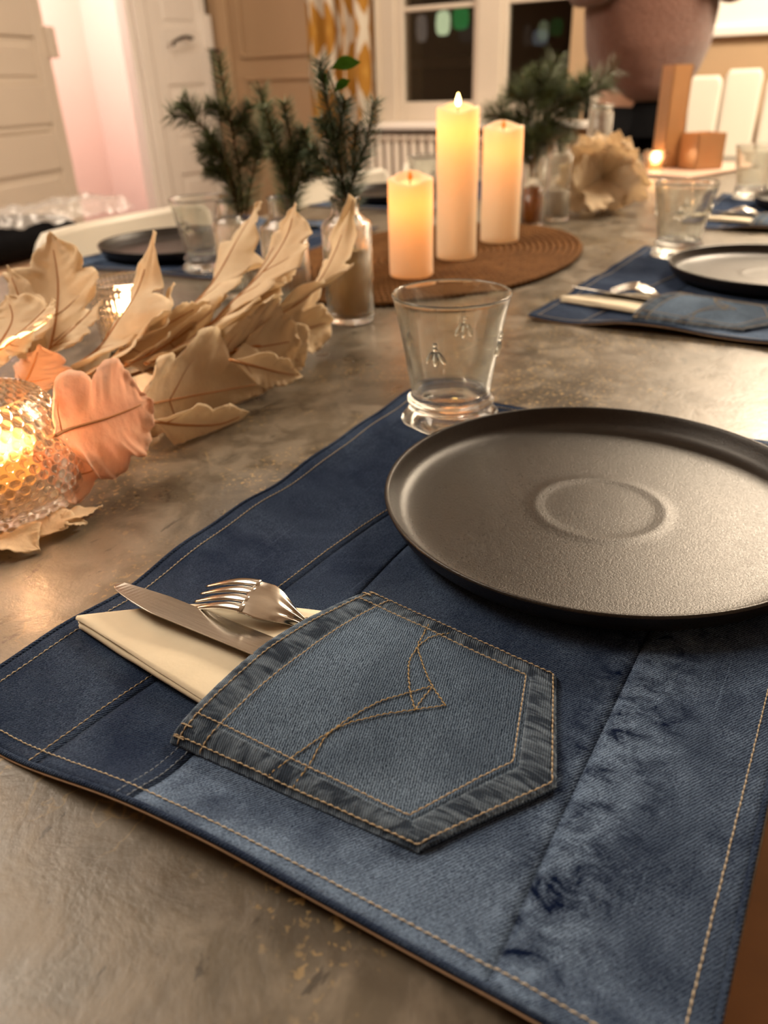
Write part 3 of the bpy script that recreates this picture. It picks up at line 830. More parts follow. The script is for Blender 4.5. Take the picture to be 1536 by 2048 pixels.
NF1 = dict(mat='denim placemat across the table at left, under the far plate', plate='dark plate across the table in front of the white chair', glass='bee tumbler across the table beside the left plate')
setting(.728+.0, 1.145-2*MY+.0, pi, NF1, items=('mat', 'plate', 'glass'))
NF2 = dict(mat='denim placemat across the table behind the bottle vases', plate='dark plate across the table behind the shortest candle', glass='bee tumbler across the table behind the tallest candle')
setting(1.43, 1.145-2*MY+.0, pi, NF2, items=('mat', 'plate', 'glass'))

# ================================================================== CANDLES ON THE WOVEN MAT
RC = (1.12, .60)
rg = emp('woven_mat', (RC[0], RC[1], 0), 'brown oval mat of coiled plant fibre under the three candles', 'table mat')
mb = MB(); NR = 22
for i in range(NR):
    a_, b_ = .318*(1-i/NR), .212*(1-i/NR); nn = max(40, int(2*pi*a_/.0035)); V = []
    for j in range(nn):
        q = 2*pi*j/nn
        for k in range(6):
            w_ = 2*pi*k/6; rr = .0052+.0011*sin(j*1.9+k*1.0)
            V.append(((a_-.004+rr*cos(w_))*cos(q), (b_-.004+rr*cos(w_))*sin(q), .0045+.0040*sin(w_)*(1+.25*sin(j*1.9))))
    F = [(j*6+k, ((j+1) % nn)*6+k, ((j+1) % nn)*6+(k+1) % 6, j*6+(k+1) % 6) for j in range(nn) for k in range(6)]
    mb.add(V, F)
o = mb.build('coiled_braid', M['rug'], rg); o['kind'] = 'stuff'
def candle(px, pyb, pyt, wpx, label, flame, power):
    b0 = at(px, pyb, .009); r_b = rng(b0); d = np.array([b0[0], b0[1]])/r_b
    rad = wpx/2*np.linalg.norm(b0-CAMP)/np.linalg.norm(_ray(px, pyb))/FPX
    c = d*(r_b+rad*.92); z1 = atr(px, pyt, r_b+rad)[2]; h = z1-.009
    root = emp('pillar_candle', (c[0], c[1], .009), label, 'candle', 'pillar candles')
    def rf(a, z, i): return 1+.006*sin(3*a+z*40)+.004*sin(5*a)
    def top(a): return .004*sin(a+1.)+.0025*sin(3*a)
    prof = [(.0005, 0), (rad*.95, 0), (rad, .002)]+[(rad, h*k/16) for k in range(1, 16)]+[(rad, h-.003), (rad*.97, h), (rad*.90, h-.001), (rad*.80, h-.007), (rad*.4, h-.010), (.0005, h-.010)]
    o = MB().lathe(prof, 64, rf=rf).build('wax_body', M['wax'], root)
    for v in o.data.vertices:
        if v.co.z > h-.012: v.co.z += top(atan2(v.co.y, v.co.x))*min(1, sqrt(v.co.x**2+v.co.y**2)/rad)
    MB().tube([(0, 0, h-.012), (0, 0, h+.002)], .0009, 6).build('wick', M['wick'], root)
    fh = .017 if flame else .011
    P = [(.0003, 0), (.0026, .002), (.0038, .005), (.0032, .009), (.0016, .0135), (.0003, fh)]
    o = MB().lathe([(r, z*fh/.017 if z < fh else fh) for r, z in P], 16, c=(0, 0, h-.004 if not flame else h)).build('flame', M['flame'] if flame else M['flame_led'], root)
    l = point('candle_light', (0, 0, h*1-.032), power*.12, (1, .27, .025), .012); l.parent = root
    return root
candle(823, 558, 354, 88, 'shortest ivory pillar candle, front left of three', False, .55)
candle(912, 521, 213, 80, 'tallest ivory pillar candle with a bright flame, middle of three', True, .62)
candle(998, 487, 251, 77, 'medium ivory pillar candle, right of the tallest one', False, .42)

# ================================================================== VOTIVES
def votive(c, R, H, mode, label, lit=.3):
    root = emp('votive_holder', (c[0], c[1], c[2] if len(c) > 2 else 0), label, 'candle holder')
    NA, NZ_ = (532, 170) if mode == 'hob' else (300, 90)
    def prof(t_):
        if mode == 'hob':
            z = H*t_; r = R*(.80+.20*sin(pi*min(1, t_*1.25))**.7) if t_ < .4 else R*(1-.34*((t_-.4)/.6)**2.2)
            if t_ < .06: r *= .93+.07*(t_/.06)**.5
            return r, z
        return R*(.86+.14*t_), H*t_
    V = []; rows = 14 if mode == 'hob' else 12
    for i in range(NZ_+1):
        t_ = i/NZ_; r, z = prof(t_)
        for j in range(NA):
            a = 2*pi*j/NA; bmp = 0.
            if mode == 'hob':
                q = t_*rows; ro = int(q); nh = 38; f = (a/(2*pi)*nh+.5*(ro % 2)) % 1.
                dx = (f-.5)*2*pi*r/nh; dz = (q-ro-.5)*H/rows; d2 = (dx*dx+dz*dz)/.0029**2
                if d2 < 1: bmp = .0026*sqrt(1-d2)
            elif mode == 'grid':
                bmp = .0016*abs(sin(t_*rows*pi))**.6*abs(sin(a*22))**.6
            V.append(((r+bmp)*cos(a), (r+bmp)*sin(a), z))
    no = len(V)
    inn = [(prof(1)[0]-.0012, H+.0012)]+[(prof(t_)[0]-.0036, H*t_) for t_ in np.linspace(.97, .17, 40)]+[(R*.55, H*.135), (.001, H*.12)]
    for r, z in inn:
        for j in range(NA): a = 2*pi*j/NA; V.append((r*cos(a), r*sin(a), z))
    ring = NZ_+1+len(inn)
    F = [(i*NA+j, i*NA+(j+1) % NA, (i+1)*NA+(j+1) % NA, (i+1)*NA+j) for i in range(ring-1) for j in range(NA)]
    F.append(tuple(reversed(range(NA)))); F.append(tuple((ring-1)*NA+j for j in range(NA)))
    mk('glass_body', V, F, M['glass_v'], root)
    tz = H*.30 if mode == 'hob' else H*.18
    cn = emp('tealight', (c[0], c[1], (c[2] if len(c) > 2 else 0)+tz), 'burning tealight inside the '+label.split(',')[0], 'candle', 'tealights in glass holders')
    rr = R*.56
    MB().lathe([(.0005, 0), (rr*.9, 0), (rr, .002), (rr, H*.24), (rr*.96, H*.25), (rr*.8, H*.235), (.0005, H*.23)], 48).build('wax_body', M['wax_w'], cn)
    MB().tube([(0, 0, H*.22), (0, 0, H*.28)], .0007, 6).build('wick', M['wick'], cn)
    MB().lathe([(.0003, 0), (.0024, .002), (.0034, .005), (.0028, .009), (.0014, .0125), (.0003, .016)], 16, c=(0, 0, H*.27)).build('flame', M['flame'], cn)
    l = point('flame_light', (0, 0, H*.25+.018), lit*1.6, (1, .55, .28), .009); l.parent = cn
    return root
vb = at(30, 1083, 0); vd = vb[:2]/rng(vb)
v1 = vd*(rng(vb)+.050)
votive((v1[0], v1[1], .004), .056, .077, 'hob', 'round hobnail glass votive glowing at the left edge', 2.2)
vb = at(277, 716, 0); vd = vb[:2]/rng(vb); v2 = vd*(rng(vb)+.034)
votive((v2[0], v2[1]), .0375, .075, 'grid', 'clear square-ribbed glass votive behind the pale leaves', .12)
vb = at(1308, 345, 0)
votive((vb[0], vb[1]), .034, .055, 'grid', 'small sparkling glass votive in front of the amber box', .05)

# ================================================================== FABRIC LEAVES
def leaf(parent, pts, hw, side, mat='leaf', lobes=4, cup=.25, seed=0, vein=True, tipw=.5):
    """pts: midrib points (base..tip); side: sideways direction; cup: fold of the halves upward"""
    rnd = random.Random(seed); N, Mh = 56, 9
    C = spline(pts, N); side = np.array(side, float)
    V = []; UV = []; ph = rnd.uniform(-.2, .2); L = sum(np.linalg.norm(C[i+1]-C[i]) for i in range(N))
    o3 = [rnd.uniform(0, 50) for _ in range(3)]
    for i in range(N+1):
        t_ = i/N; tg = C[min(i+1, N)]-C[max(i-1, 0)]; tg /= np.linalg.norm(tg)
        sd = side-tg*(side @ tg); sd /= np.linalg.norm(sd); nn = np.cross(tg, sd)
        env = (sin(pi*min(1, t_**.85))**.75)*(1 if t_ < .6 else 1-(1-tipw)*((t_-.6)/.4))
        env = env*min(1, t_*4)**.6
        for sgn in (-1, 1):
            lob = .60+.40*abs(sin(pi*(lobes*t_+ph+(.18 if sgn > 0 else 0))))**.6
            W = hw*1.18*env*lob*(1+.18*nz(t_*3, sgn, o3[0])+.05*nz(t_*22, sgn*4, o3[1]))
            js = range(Mh, 0, -1) if sgn < 0 else range(0, Mh+1)
            for j in js:
                e = j/Mh; y = sgn*W*e
                fw = W*e*e*.42
                zz = cup*W*e**1.3 + .14*hw*e*nz(t_*4+o3[1], sgn*e*2, o3[2]) + .16*hw*e*e*nz(t_*13, sgn*3+e, o3[0]) + .05*hw*e*nz(t_*30, sgn*3+e*3, o3[0])
                p_ = C[i]+sd*y+tg*fw+nn*zz; p_[2] = max(p_[2], .0014+.0006*e); V.append(p_); UV.append((t_, .5+sgn*e*.5))
    K = 2*Mh+1
    F = [(i*K+j, i*K+j+1, (i+1)*K+j+1, (i+1)*K+j) for i in range(N) for j in range(K-1)]
    o = mk('leaf', V, F, M[mat], parent, True, UV, True)
    mod_solid(o, .0005, 0)
    if vein:
        b = MB(); VA = [np.array(v) for v in V]; nrm = lambda i: np.array([0, 0, 0.])
        for sg in (1, -1):
            off = []
            for i in range(N-6):
                tg = C[i+1]-C[i]; tg /= np.linalg.norm(tg); sd = side-tg*(side @ tg); sd /= np.linalg.norm(sd); off.append(np.cross(tg, sd)*.0005*sg)
            b.tube([C[i]+off[i] for i in range(N-6)], [.00125*(1-.8*i/N) for i in range(N-6)], 5)
            for k in range(max(1, lobes-1)):
                i0 = int(N*(.16+.66*k/(lobes)))
                for sgn in ((-1, 1) if k % 2 else (1,) if seed % 2 else (-1,)):
                    P = []
                    for m_ in range(6):
                        ii = min(N-1, i0+int(m_*1.1)); j = Mh+sgn*m_
                        P.append(VA[ii*K+j]+off[min(ii, N-7)])
                    b.tube(P, [.00055*(1-.8*q/5) for q in range(6)], 4)
        ov = b.build('vein', M['vein'], o, True, True)
    return o
CAMR = np.array([CR[0], CR[1], 0]); CAMR /= np.linalg.norm(CAMR)
def LP(*a):  # midrib points from (px, py, range)
    P = [atr(x, y, r) for x, y, r in a]
    for p in P: p[2] = max(p[2], .006)
    return P
g1_ = emp('leaf_garland', (.45, .50, 0), 'spray of pale fabric oak leaves lying along the table at left', 'artificial leaves')
UPV = lambda k, z: tuple(CAMR*k+np.array([0, 0, z]))
away = np.array([CAMR[1]*-1, CAMR[0], 0])   # points away from camera
def pz(px, py, z):  # point at height z
    return at(px, py, z)
LV = [
 # pts(px,py,z-height or r), halfwidth, side, mat, lobes, cup
 ([(95, 720, .70), (112, 640, .72), (116, 560, .74), (101, 463, .76)], .038, UPV(1, .2), 'leaf', 3, -.25, .35),
 ([(75, 785, .62), (148, 734, .64), (198, 697, .66), (238, 640, .67), (277, 578, .69), (310, 462, .71)], .042, UPV(.8, .6), 'leaf', 4, .3, .3),
 ([(290, 728, .62), (346, 702, .65), (391, 672, .68), (445, 627, .71), (500, 570, .73), (545, 500, .75), (584, 428, .77)], .050, UPV(.75, .65), 'leaf2', 4, .3, .3),
 ([(330, 690, .70), (380, 620, .74), (430, 560, .78), (475, 480, .80), (522, 402, .82)], .038, UPV(.8, .6), 'leaf2', 4, .3, .35),
 ([(440, 690, .66), (485, 665, .69), (549, 632, .72), (619, 588, .75), (668, 510, .77), (708, 395, .79)], .050, UPV(.72, .7), 'leaf2', 4, .25, .3),
 ([(270, 812, .58), (307, 806, .60), (376, 793, .63), (470, 776, .66), (548, 762, .69)], .046, UPV(.25, .95), 'leaf2', 3, -.05, .9),
 ([(108, 872, .50), (139, 858, .515), (208, 838, .53), (262, 818, .545), (300, 800, .56)], .036, UPV(-.35, 1.), 'leaf3', 2, -.12, .75),
 ([(60, 900, .50), (110, 930, .51), (160, 948, .52), (214, 928, .53)], .018, UPV(.3, -.9), 'leaf3', 1, .1, .6),
 ([(20, 800, .60), (48, 770, .61), (68, 730, .62), (80, 690, .63)], .026, UPV(1, .3), 'leaf3', 3, .3, .4),
 ([(-60, 760, .66), (-10, 700, .68), (25, 640, .70), (12, 590, .72)], .034, UPV(1, .4), 'leaf2', 3, .2, .5),
 ([(70, 760, .68), (55, 680, .70), (40, 600, .72), (14, 530, .74)], .018, UPV(1, .3), 'leaf', 3, .2, .35),
 ([(60, 740, .66), (100, 700, .67), (150, 655, .68), (205, 600, .69)], .022, UPV(.9, .5), 'leaf', 3, .2, .5),
 ([(130, 770, .60), (220, 720, .63), (300, 650, .66), (348, 565, .69)], .024, UPV(.8, .6), 'leaf', 4, .2, .4),
 ([(470, 700, .66), (530, 690, .69), (575, 705, .72), (606, 735, .74)], .030, UPV(.2, 1.), 'leaf', 2, .1, .7),
 ([(520, 670, .72), (570, 665, .75), (620, 655, .78), (668, 640, .81)], .026, UPV(.2, 1.), 'leaf2', 2, .3, .8),
 ([(460, 720, .62), (520, 735, .645), (560, 745, .66), (605, 752, .68)], .014, UPV(.2, 1.), 'leaf', 2, .2, .5),
 ([(250, 730, .62), (330, 690, .66), (400, 640, .70), (455, 590, .74)], .030, UPV(.6, .8), 'leaf', 3, .2, .5),
 ([(400, 680, .66), (450, 640, .68), (500, 600, .70), (545, 560, .72), (617, 488, .75)], .030, UPV(.85, .5), 'leaf2', 3, .2, .5),
 ([(300, 842, .57), (370, 850, .59), (440, 848, .61), (500, 835, .63)], .018, UPV(.2, .6), 'leaf2', 2, .1, .7),
 ([(180, 760, .63), (250, 700, .65), (330, 650, .67), (420, 600, .69)], .034, UPV(.7, .7), 'leaf', 3, .2, .5),
 ([(380, 700, .67), (450, 620, .70), (530, 540, .72), (575, 470, .74), (590, 405, .76)], .034, UPV(.8, .6), 'leaf', 4, .25, .35),
 ([(-40, 720, .60), (10, 690, .61), (60, 650, .62), (110, 600, .63)], .030, UPV(.8, .6), 'leaf2', 3, .2, .5),
 ([(420, 720, .65), (480, 700, .67), (540, 690, .69), (600, 680, .71)], .036, UPV(.2, .9), 'leaf', 3, .1, .7),
]
for i, (P, hw, sd, mt, lb, cup, tw) in enumerate(LV):
    leaf(g1_, LP(*P), hw, sd, mt, lb, cup, i+3, True, tw)
# leaves lying flat on the table under and around the hobnail votive
for i, (a_, b_, hw) in enumerate((((60, 1080), (205, 1012), .013), ((-20, 1075), (80, 1100), .018), ((100, 1060), (175, 1046), .010), ((150, 900), (262, 905), .015), ((-60, 1000), (-100, 1120), .02))):
    A_, B_ = at(*a_, .003), at(*b_, .003); mid = (A_+B_)/2+np.array([0, 0, .004])
    d_ = B_-A_; leaf(g1_, [A_, A_*.5+mid*.5, mid, B_], hw, (-d_[1], d_[0], 0), 'leaf3' if i == 3 else 'leaf', 2, .15, 40+i, False, .6)
stem = spline(LP((-80, 860, .55), (60, 810, .58), (200, 770, .62), (330, 730, .66), (450, 700, .70)), 30)
MB().tube(stem, .0016, 8).build('stem', M['twig'], g1_, True, True)
# second spray, far along the table
gc = at(1205, 425, 0); gr_ = rng(gc)
g2_ = emp('leaf_garland', (gc[0], gc[1], 0), 'fluffy cluster of pale fabric leaves right of the far vases', 'artificial leaves')
cen = (1205, 355)
for i in range(34):
    a_ = 2*pi*i/34+random.uniform(-.12, .12); rr = random.uniform(82, 104) if i % 2 else random.uniform(55, 80)
    ex, ey = cen[0]+rr*cos(a_)*1.0, min(422, cen[1]-rr*sin(a_)*1.0)
    dr = random.uniform(-.10, .06)
    P = LP((cen[0], cen[1], gr_+.02), (cen[0]+(ex-cen[0])*.5, cen[1]+(ey-cen[1])*.5, gr_+dr*.5), (ex, ey, gr_+dr))
    for p in P: p[2] = max(p[2], .004)
    leaf(g2_, P, random.uniform(.024, .034), (-sin(a_)*CAMR[0], -sin(a_)*CAMR[1], cos(a_)), random.choice(('leaf2', 'leaf2', 'leaf')), 3, random.uniform(-.2, .2), 60+i, False, .5)

# ================================================================== BOTTLE VASES AND SPRIGS
def vase(px, pyb, pyt, wpx, wneck, label, style='rib', fill=None, shoulder=.80, base_r=None, mat='glass'):
    b0 = at(px, pyb, 0); r0 = rng(b0); u = b0[:2]/r0
    ppm = 1/(np.linalg.norm(b0-CAMP)/np.linalg.norm(_ray(px, pyb))/FPX)
    R = wpx/2/ppm; rn = wneck/2/ppm; c = u*(r0+R); H = atr(px, pyt, r0+R)[2]
    root = emp('bottle_vase', (c[0], c[1], 0), label, 'vase', 'small glass bottle vases')
    s = shoulder
    prof = [(.0005, .001), (R*.9, 0), (R, .004)]+[(R, H*s*k/40) for k in range(2, 40)]+[(R*.97, H*s), (R*.8, H*(s+.025)), (rn*1.1, H*(s+.06)), (rn, H*(s+.09)), (rn, H*.96), (rn*1.12, H*.98), (rn*1.1, H), (rn*.86, H)]
    inn = [(rn*.80, H*.96), (rn*.78, H*(s+.07)), (R*.72, H*(s+.01)), (R-.0026, H*(s-.04)), (R-.0028, H*.3), (R-.0028, .012), (R*.7, .007), (.0005, .007)]
    n1 = len(prof)
    def rf(a, z, i):
        if i >= n1 or i < 2 or z > H*s: return 1
        if style == 'rib': return 1+.022*abs(sin(a*18))
        if style == 'hex': return 1+.018*abs(sin(a*14+(z/H)*26*(1 if int(a/(pi/3)) % 2 else -1)))
        if style == 'diag': return 1+.02*abs(sin(a*14+z/H*22))
        return 1
    MB().lathe(prof+inn, 180, rf=rf).build('glass_body', M[mat], root)
    if fill:
        m_, h0 = fill; ri = R-.0034
        MB().lathe([(.0005, .0085), (ri*.95, .0085), (ri, .014), (ri, H*h0), (.0005, H*h0)], 48).build('contents', M[m_], root)
    return root, c, H, r0+R
VA1, cA, HA, rA = vase(703, 654, 392, 96, 52, 'herringbone-cut bottle vase left of the shortest candle', 'hex', ('golden', .60), .80)  # golden contents added in place of the refracted glow
VA2, cB, HB, rB = vase(583, 640, 390, 92, 52, 'ribbed bottle vase, middle of the three fir vases', 'rib', None, .76)
VA3, cC, HC, rC = vase(478, 600, 398, 66, 40, 'slim bottle vase behind the curling leaf, left of three', 'rib', None, .78)
VB1, cD, HD, rD = vase(1062, 457, 285, 46, 40, 'small bottle half full of amber liquid right of the candles', 'plain', ('liquid_amber', .48), .84)
VB2, cE, HE, rE = vase(1112, 445, 282, 48, 30, 'diagonal-cut bottle with milky filling beside the amber one', 'diag', ('milky', .40), .84)
VB3, cG, HG, rG = vase(1190, 360, 208, 46, 42, 'tall clear glass behind the fluffy leaf cluster', 'rib', None, .90)

FLAT = [-CAMR[1], CAMR[0], .25]
def sprig(name, pts, rad=.0016, nl=.017, n=170, side=None, mat='needle', label='', group='fir sprigs', tw=.9, spread=None, twigs=()):
    root = emp(name, tuple(pts[0]), label, 'foliage', group)
    C = spline(pts, 40)
    MB().tube(C, [rad*(1-.6*i/40) for i in range(41)], 6).build('twig', M['twig'], root, True, True)
    mb = MB()
    def needles(C, n, nl, f0=.12):
        m_ = len(C)-1
        for i in range(n):
            t_ = f0+(1-f0)*(i/n); k = min(m_-1, int(t_*m_)); p = C[k]+(C[k+1]-C[k])*(t_*m_-k); tg = C[k+1]-C[k]; tg = tg/np.linalg.norm(tg)
            a = random.gauss(0, .75)+(pi if i % 2 else 0); b1 = np.cross(tg, FLAT); b1 /= np.linalg.norm(b1); b2 = np.cross(tg, b1)
            o_ = b1*cos(a)+b2*sin(a); d = tg*random.uniform(.35, .8)+o_*1.1; d /= np.linalg.norm(d)
            l = nl*random.uniform(.75, 1.1)*(1-.35*t_)
            w_ = np.cross(d, tg); w_ = w_/(np.linalg.norm(w_)+1e-9)*.00058; q = p+d*l*.5+np.array([0, 0, .0006]); e = p+d*l+tg*l*.12
            h = np.cross(w_, d)*.45
            mb.add([p-w_, p+w_, q+w_*1.1, q-w_*1.1, e, p+h, q+h], [(0, 1, 2, 3), (3, 2, 4), (5, 0, 3, 6), (1, 5, 6, 2), (6, 3, 4), (2, 6, 4)])
    needles(C, int(n*1.25), nl*1.55)
    for (f, tip) in twigs:
        k = int(f*40); P2 = spline([C[k], (C[k]+np.array(tip))/2+np.array([0, 0, .004]), tip], 14)
        MB().tube(P2, rad*.5, 5).build('side_twig', M['twig'], root, True, True)
        needles(P2, int(n*.6), nl*1.4, .08)
    o = mb.build('needles', M[mat], root, True, True); o['kind'] = 'stuff'
    return root
def SP(r, *a, dr=0.): 
    n = len(a); return [atr(x, y, r+dr*i/n) for i, (x, y) in enumerate(a)]
sprig('fir_sprig', SP(rC, (480, 470), (470, 380), (440, 300), (395, 245), (340, 228)), label='fir sprig bending left with its tip out over the doorway', n=330, nl=.021, twigs=((.30, atr(420, 330, rC)), (.45, atr(400, 300, rC)), (.75, atr(365, 205, rC))))
sprig('fir_sprig', SP(rC, (485, 470), (482, 380), (468, 280), (452, 200), (437, 112)), label='tall fir sprig standing up left of centre', n=420, nl=.017, twigs=((.5, atr(500, 210, rC)), (.35, atr(515, 290, rC)), (.62, atr(415, 210, rC))))
sprig('fir_sprig', SP(rC, (486, 470), (500, 380), (515, 300), (528, 240), (520, 175), dr=.03), label='bushy fir sprig right of the tall left one', n=420, nl=.018, twigs=((.4, atr(555, 250, rC)), (.5, atr(480, 240, rC))))
sprig('fir_sprig', SP(rC, (480, 470), (470, 400), (455, 340), (432, 300), (420, 270), dr=-.02), label='short fir sprig low at left over the bottle', n=300, nl=.018, twigs=((.4, atr(410, 340, rC)),))
sprig('fir_sprig', SP(rB, (577, 480), (573, 390), (560, 320), (545, 270), (530, 215)), label='fir sprig leaning left out of the ribbed bottle', n=380, nl=.017, twigs=((.4, atr(600, 300, rB)),))
sprig('fir_sprig', SP(rB, (580, 480), (580, 390), (584, 320), (578, 260), (568, 205)), label='upright fir sprig in the ribbed bottle', n=380, nl=.016, twigs=((.4, atr(610, 260, rB)), (.3, atr(548, 300, rB))))
sprig('fir_sprig', SP(rB, (582, 480), (588, 395), (605, 350), (620, 310), (605, 262)), label='fir sprig leaning right out of the ribbed bottle', n=330, nl=.017, twigs=((.4, atr(645, 340, rB)),))
sprig('fir_sprig', SP(rA, (690, 480), (688, 385), (675, 300), (655, 210), (640, 122)), label='tallest fir sprig of the herringbone bottle, leaning left', n=460, nl=.018, mat='needle_b', twigs=((.5, atr(690, 200, rA)), (.4, atr(640, 240, rA))))
sprig('fir_sprig', SP(rA, (694, 480), (700, 385), (718, 330), (735, 275), (748, 203)), label='fir sprig of the herringbone bottle leaning right', n=360, nl=.018, mat='needle_b', twigs=((.35, atr(712, 250, rA)),))
sprig('fir_sprig', SP(rA, (692, 480), (690, 390), (670, 350), (640, 320), (622, 300)), label='short fir sprig low between the two right bottles', n=300, nl=.018, mat='needle_b')
# fresh green twig with broad leaves
gt = SP(rA+.01, (694, 480), (696, 380), (690, 280), (672, 190), (655, 140))
gt_ = emp('leafy_twig', tuple(gt[0]), 'thin twig with three bright green leaves above the fir', 'foliage')
MB().tube(spline(gt, 30), .0009, 6).build('twig', M['twig'], gt_, True, True)
for i, (a_, b_, hw) in enumerate((((660, 138), (722, 124), .0055), ((655, 150), (645, 168), .006), ((668, 185), (700, 160), .004))):
    P = LP((*a_, rA), ((a_[0]+b_[0])/2, (a_[1]+b_[1])/2-5, rA), (*b_, rA)); leaf(gt_, P, hw, UPV(.1, 1), 'green_leaf', 1, .3, 90+i, False, .6)
# far fir branches in the amber bottle
for i, (e, m_, nn, lb) in enumerate((((990, 205), (1020, 250), 260, 'far fir branch fanning left behind the candles'), ((1045, 150), (1055, 220), 260, 'far fir branch rising upright behind the candles'), ((1112, 112), (1085, 190), 280, 'far fir branch reaching highest behind the candles'),
        ((1160, 165), (1105, 215), 280, 'far fir branch slanting up right before the sweater'), ((1235, 135), (1150, 200), 260, 'far fir branch reaching furthest right before the sweater'), ((1140, 260), (1100, 250), 220, 'low far fir branch above the milky bottle'), ((1005, 275), (1040, 270), 200, 'low far fir branch behind the medium candle'))):
    P = SP(rD, (1062, 350), (1064, 290), m_, e)
    k = [atr(e[0]-30+60*random.random(), e[1]+30, rD+.03), atr((m_[0]+e[0])/2+35, (m_[1]+e[1])/2+5, rD), atr((m_[0]+e[0])/2-35, (m_[1]+e[1])/2+5, rD-.02)]
    sprig('fir_sprig', P, label=lb, n=nn, nl=.030, group='far fir branches', rad=.002, twigs=tuple((.5+.12*q, k[q]) for q in range(3)))

# ================================================================== FAR TABLE ITEMS
def atz_box(pl, pr, pt, rr):
    return atr(pl, pt, rr), atr(pr, pt, rr)
bb = at(1330, 333, .012); rv = rng(bb)
a_, b_ = atr(1302, 333, rv), atr(1355, 333, rv); wv = np.linalg.norm(a_-b_)
zt = atr(1338, 130, rv)[2]
tr_ = emp('tray', (bb[0]+.02, bb[1]-.08, 0), 'low pale pinkish tray under the amber lanterns', 'tray', rz=TH+pi/2-.9)
mod_bevel(MB().box((-.10, -.17, 0), (.10, .20, .010)).build('tray_board', plain('pink_board', (.62, .42, .32), .4), tr_, False), .004)
def lantern(px, pr, w_, z1, label, tilt=0.):
    p = atr(px, 333, pr)
    root = emp('lantern', (p[0], p[1], .011), label, 'lantern', 'amber lanterns', rz=atan2(CAMR[1], CAMR[0])+.25)
    h = z1-.011; t_ = .004; x = w_/2
    for (a, b) in (((-x, -x, 0), (x, -x+t_, h)), ((-x, x-t_, 0), (x, x, h)), ((-x, -x, 0), (-x+t_, x, h)), ((x-t_, -x, 0), (x, x, h))):
        MB().box(a, b).build('side_pane', M['amber_paper'], root, False)
    MB().box((-x, -x, -.0005), (x, x, .004)).build('base', M['amber_paper'], root, False)
    return root, p
L_, pL = lantern(1330, rv, wv*.80, zt, 'tall narrow amber lantern before the white chairs')
zb = atr(1400, 264, rv)[2]; wv2 = np.linalg.norm(atr(1358, 333, rv-.02)-atr(1436, 333, rv-.02))
L2_, pL2 = lantern(1398, rv-.03, wv2*.82, zb, 'short square amber lantern right of the tall one')
point('lantern_light', (pL2[0], pL2[1], .05), .06, (1, .45, .15), .01)

# ================================================================== CHAIRS
def shell_chair(x, y, label, w_=.43):
    root = emp('shell_chair', (x, y, FZ), label, 'chair', 'white shell chairs across the table')
    zt_ = .772; sh = .45
    def back(u, v):     # u across, v bottom..top; rounded top corners
        yy = .23+.05*v; zz = sh+(zt_-sh)*v; hw = w_/2*(1.0 if v < .62 else sqrt(max(0, 1-((v-.62)/.40)**2))*.30+.70)
        xx = (u-.5)*2*hw; return (xx, yy-.05*(abs(u-.5)*2)**2, zz+.0)
    mod_solid(MB().grid(back, 24, 24).build('backrest', M['chair'], root), .012, 0)
    def seat(u, v): 
        xx = (u-.5)*w_*(1-.08*(1-v)); yy = -.20+.43*v; return (xx, yy, sh+.0-.018*sin(pi*u)*sin(pi*v)+.02*abs(2*u-1)**3)
    mod_solid(MB().grid(seat, 20, 20).build('seat', M['chair'], root), .012, 0)
    for sx in (-1, 1):
        for sy in (-1, 1):
            MB().tube([(sx*.13, sy*.12, sh-.01), (sx*.20, sy*.20, 0)], [.014, .010], 10).build('leg', M['edge'], root)
    return root
shell_chair(1.15, 1.09, 'white shell chair opposite, behind the left far plate', .52)
shell_chair(1.93, 1.09, 'white shell chair opposite, seen between the bottle vases', .52)
shell_chair(2.48, 1.09, 'white shell chair opposite, seen just below the radiator', .52)
def high_chair(px0, px1, pyt, xw, label):
    a, b_ = atx(px0, pyt, xw), atx(px1, pyt, xw); zt_ = (a[2]+b_[2])/2-FZ; w_ = abs(a[1]-b_[1]); yc = (a[1]+b_[1])/2
    root = emp('panel_chair', (xw, yc, FZ), label, 'chair', 'white panel chairs by the far wall')
    n = 16
    def back(u, v):
        zz = .42+(zt_-.42)*v; s = 1. if v < .93 else 1-.22*((v-.93)/.07)**2
        return (.03*v, (u-.5)*w_*s, zz)
    mod_solid(MB().grid(back, 10, 30).build('backrest', M['chair_w'], root), .02, 0)
    mod_bevel(MB().box((-.38, -w_/2, .40), (.02, w_/2, .44)).build('seat', M['chair_w'], root, False), .008)
    for sx in (-.35, -.02):
        for sy in (-1, 1): mod_bevel(MB().box((sx-.015, sy*(w_/2-.02)-.015, 0), (sx+.015, sy*(w_/2-.02)+.015, .41)).build('leg', M['chair_w'], root, False), .004)
    return root
high_chair(1352, 1446, 152, 4.12, 'white panel-backed chair just right of the tall lantern')
high_chair(1452, 1528, 138, 4.12, 'white panel-backed chair, middle one, with the rounded top')
high_chair(1534, 1620, 152, 4.12, 'white panel-backed chair cut by the right frame edge')

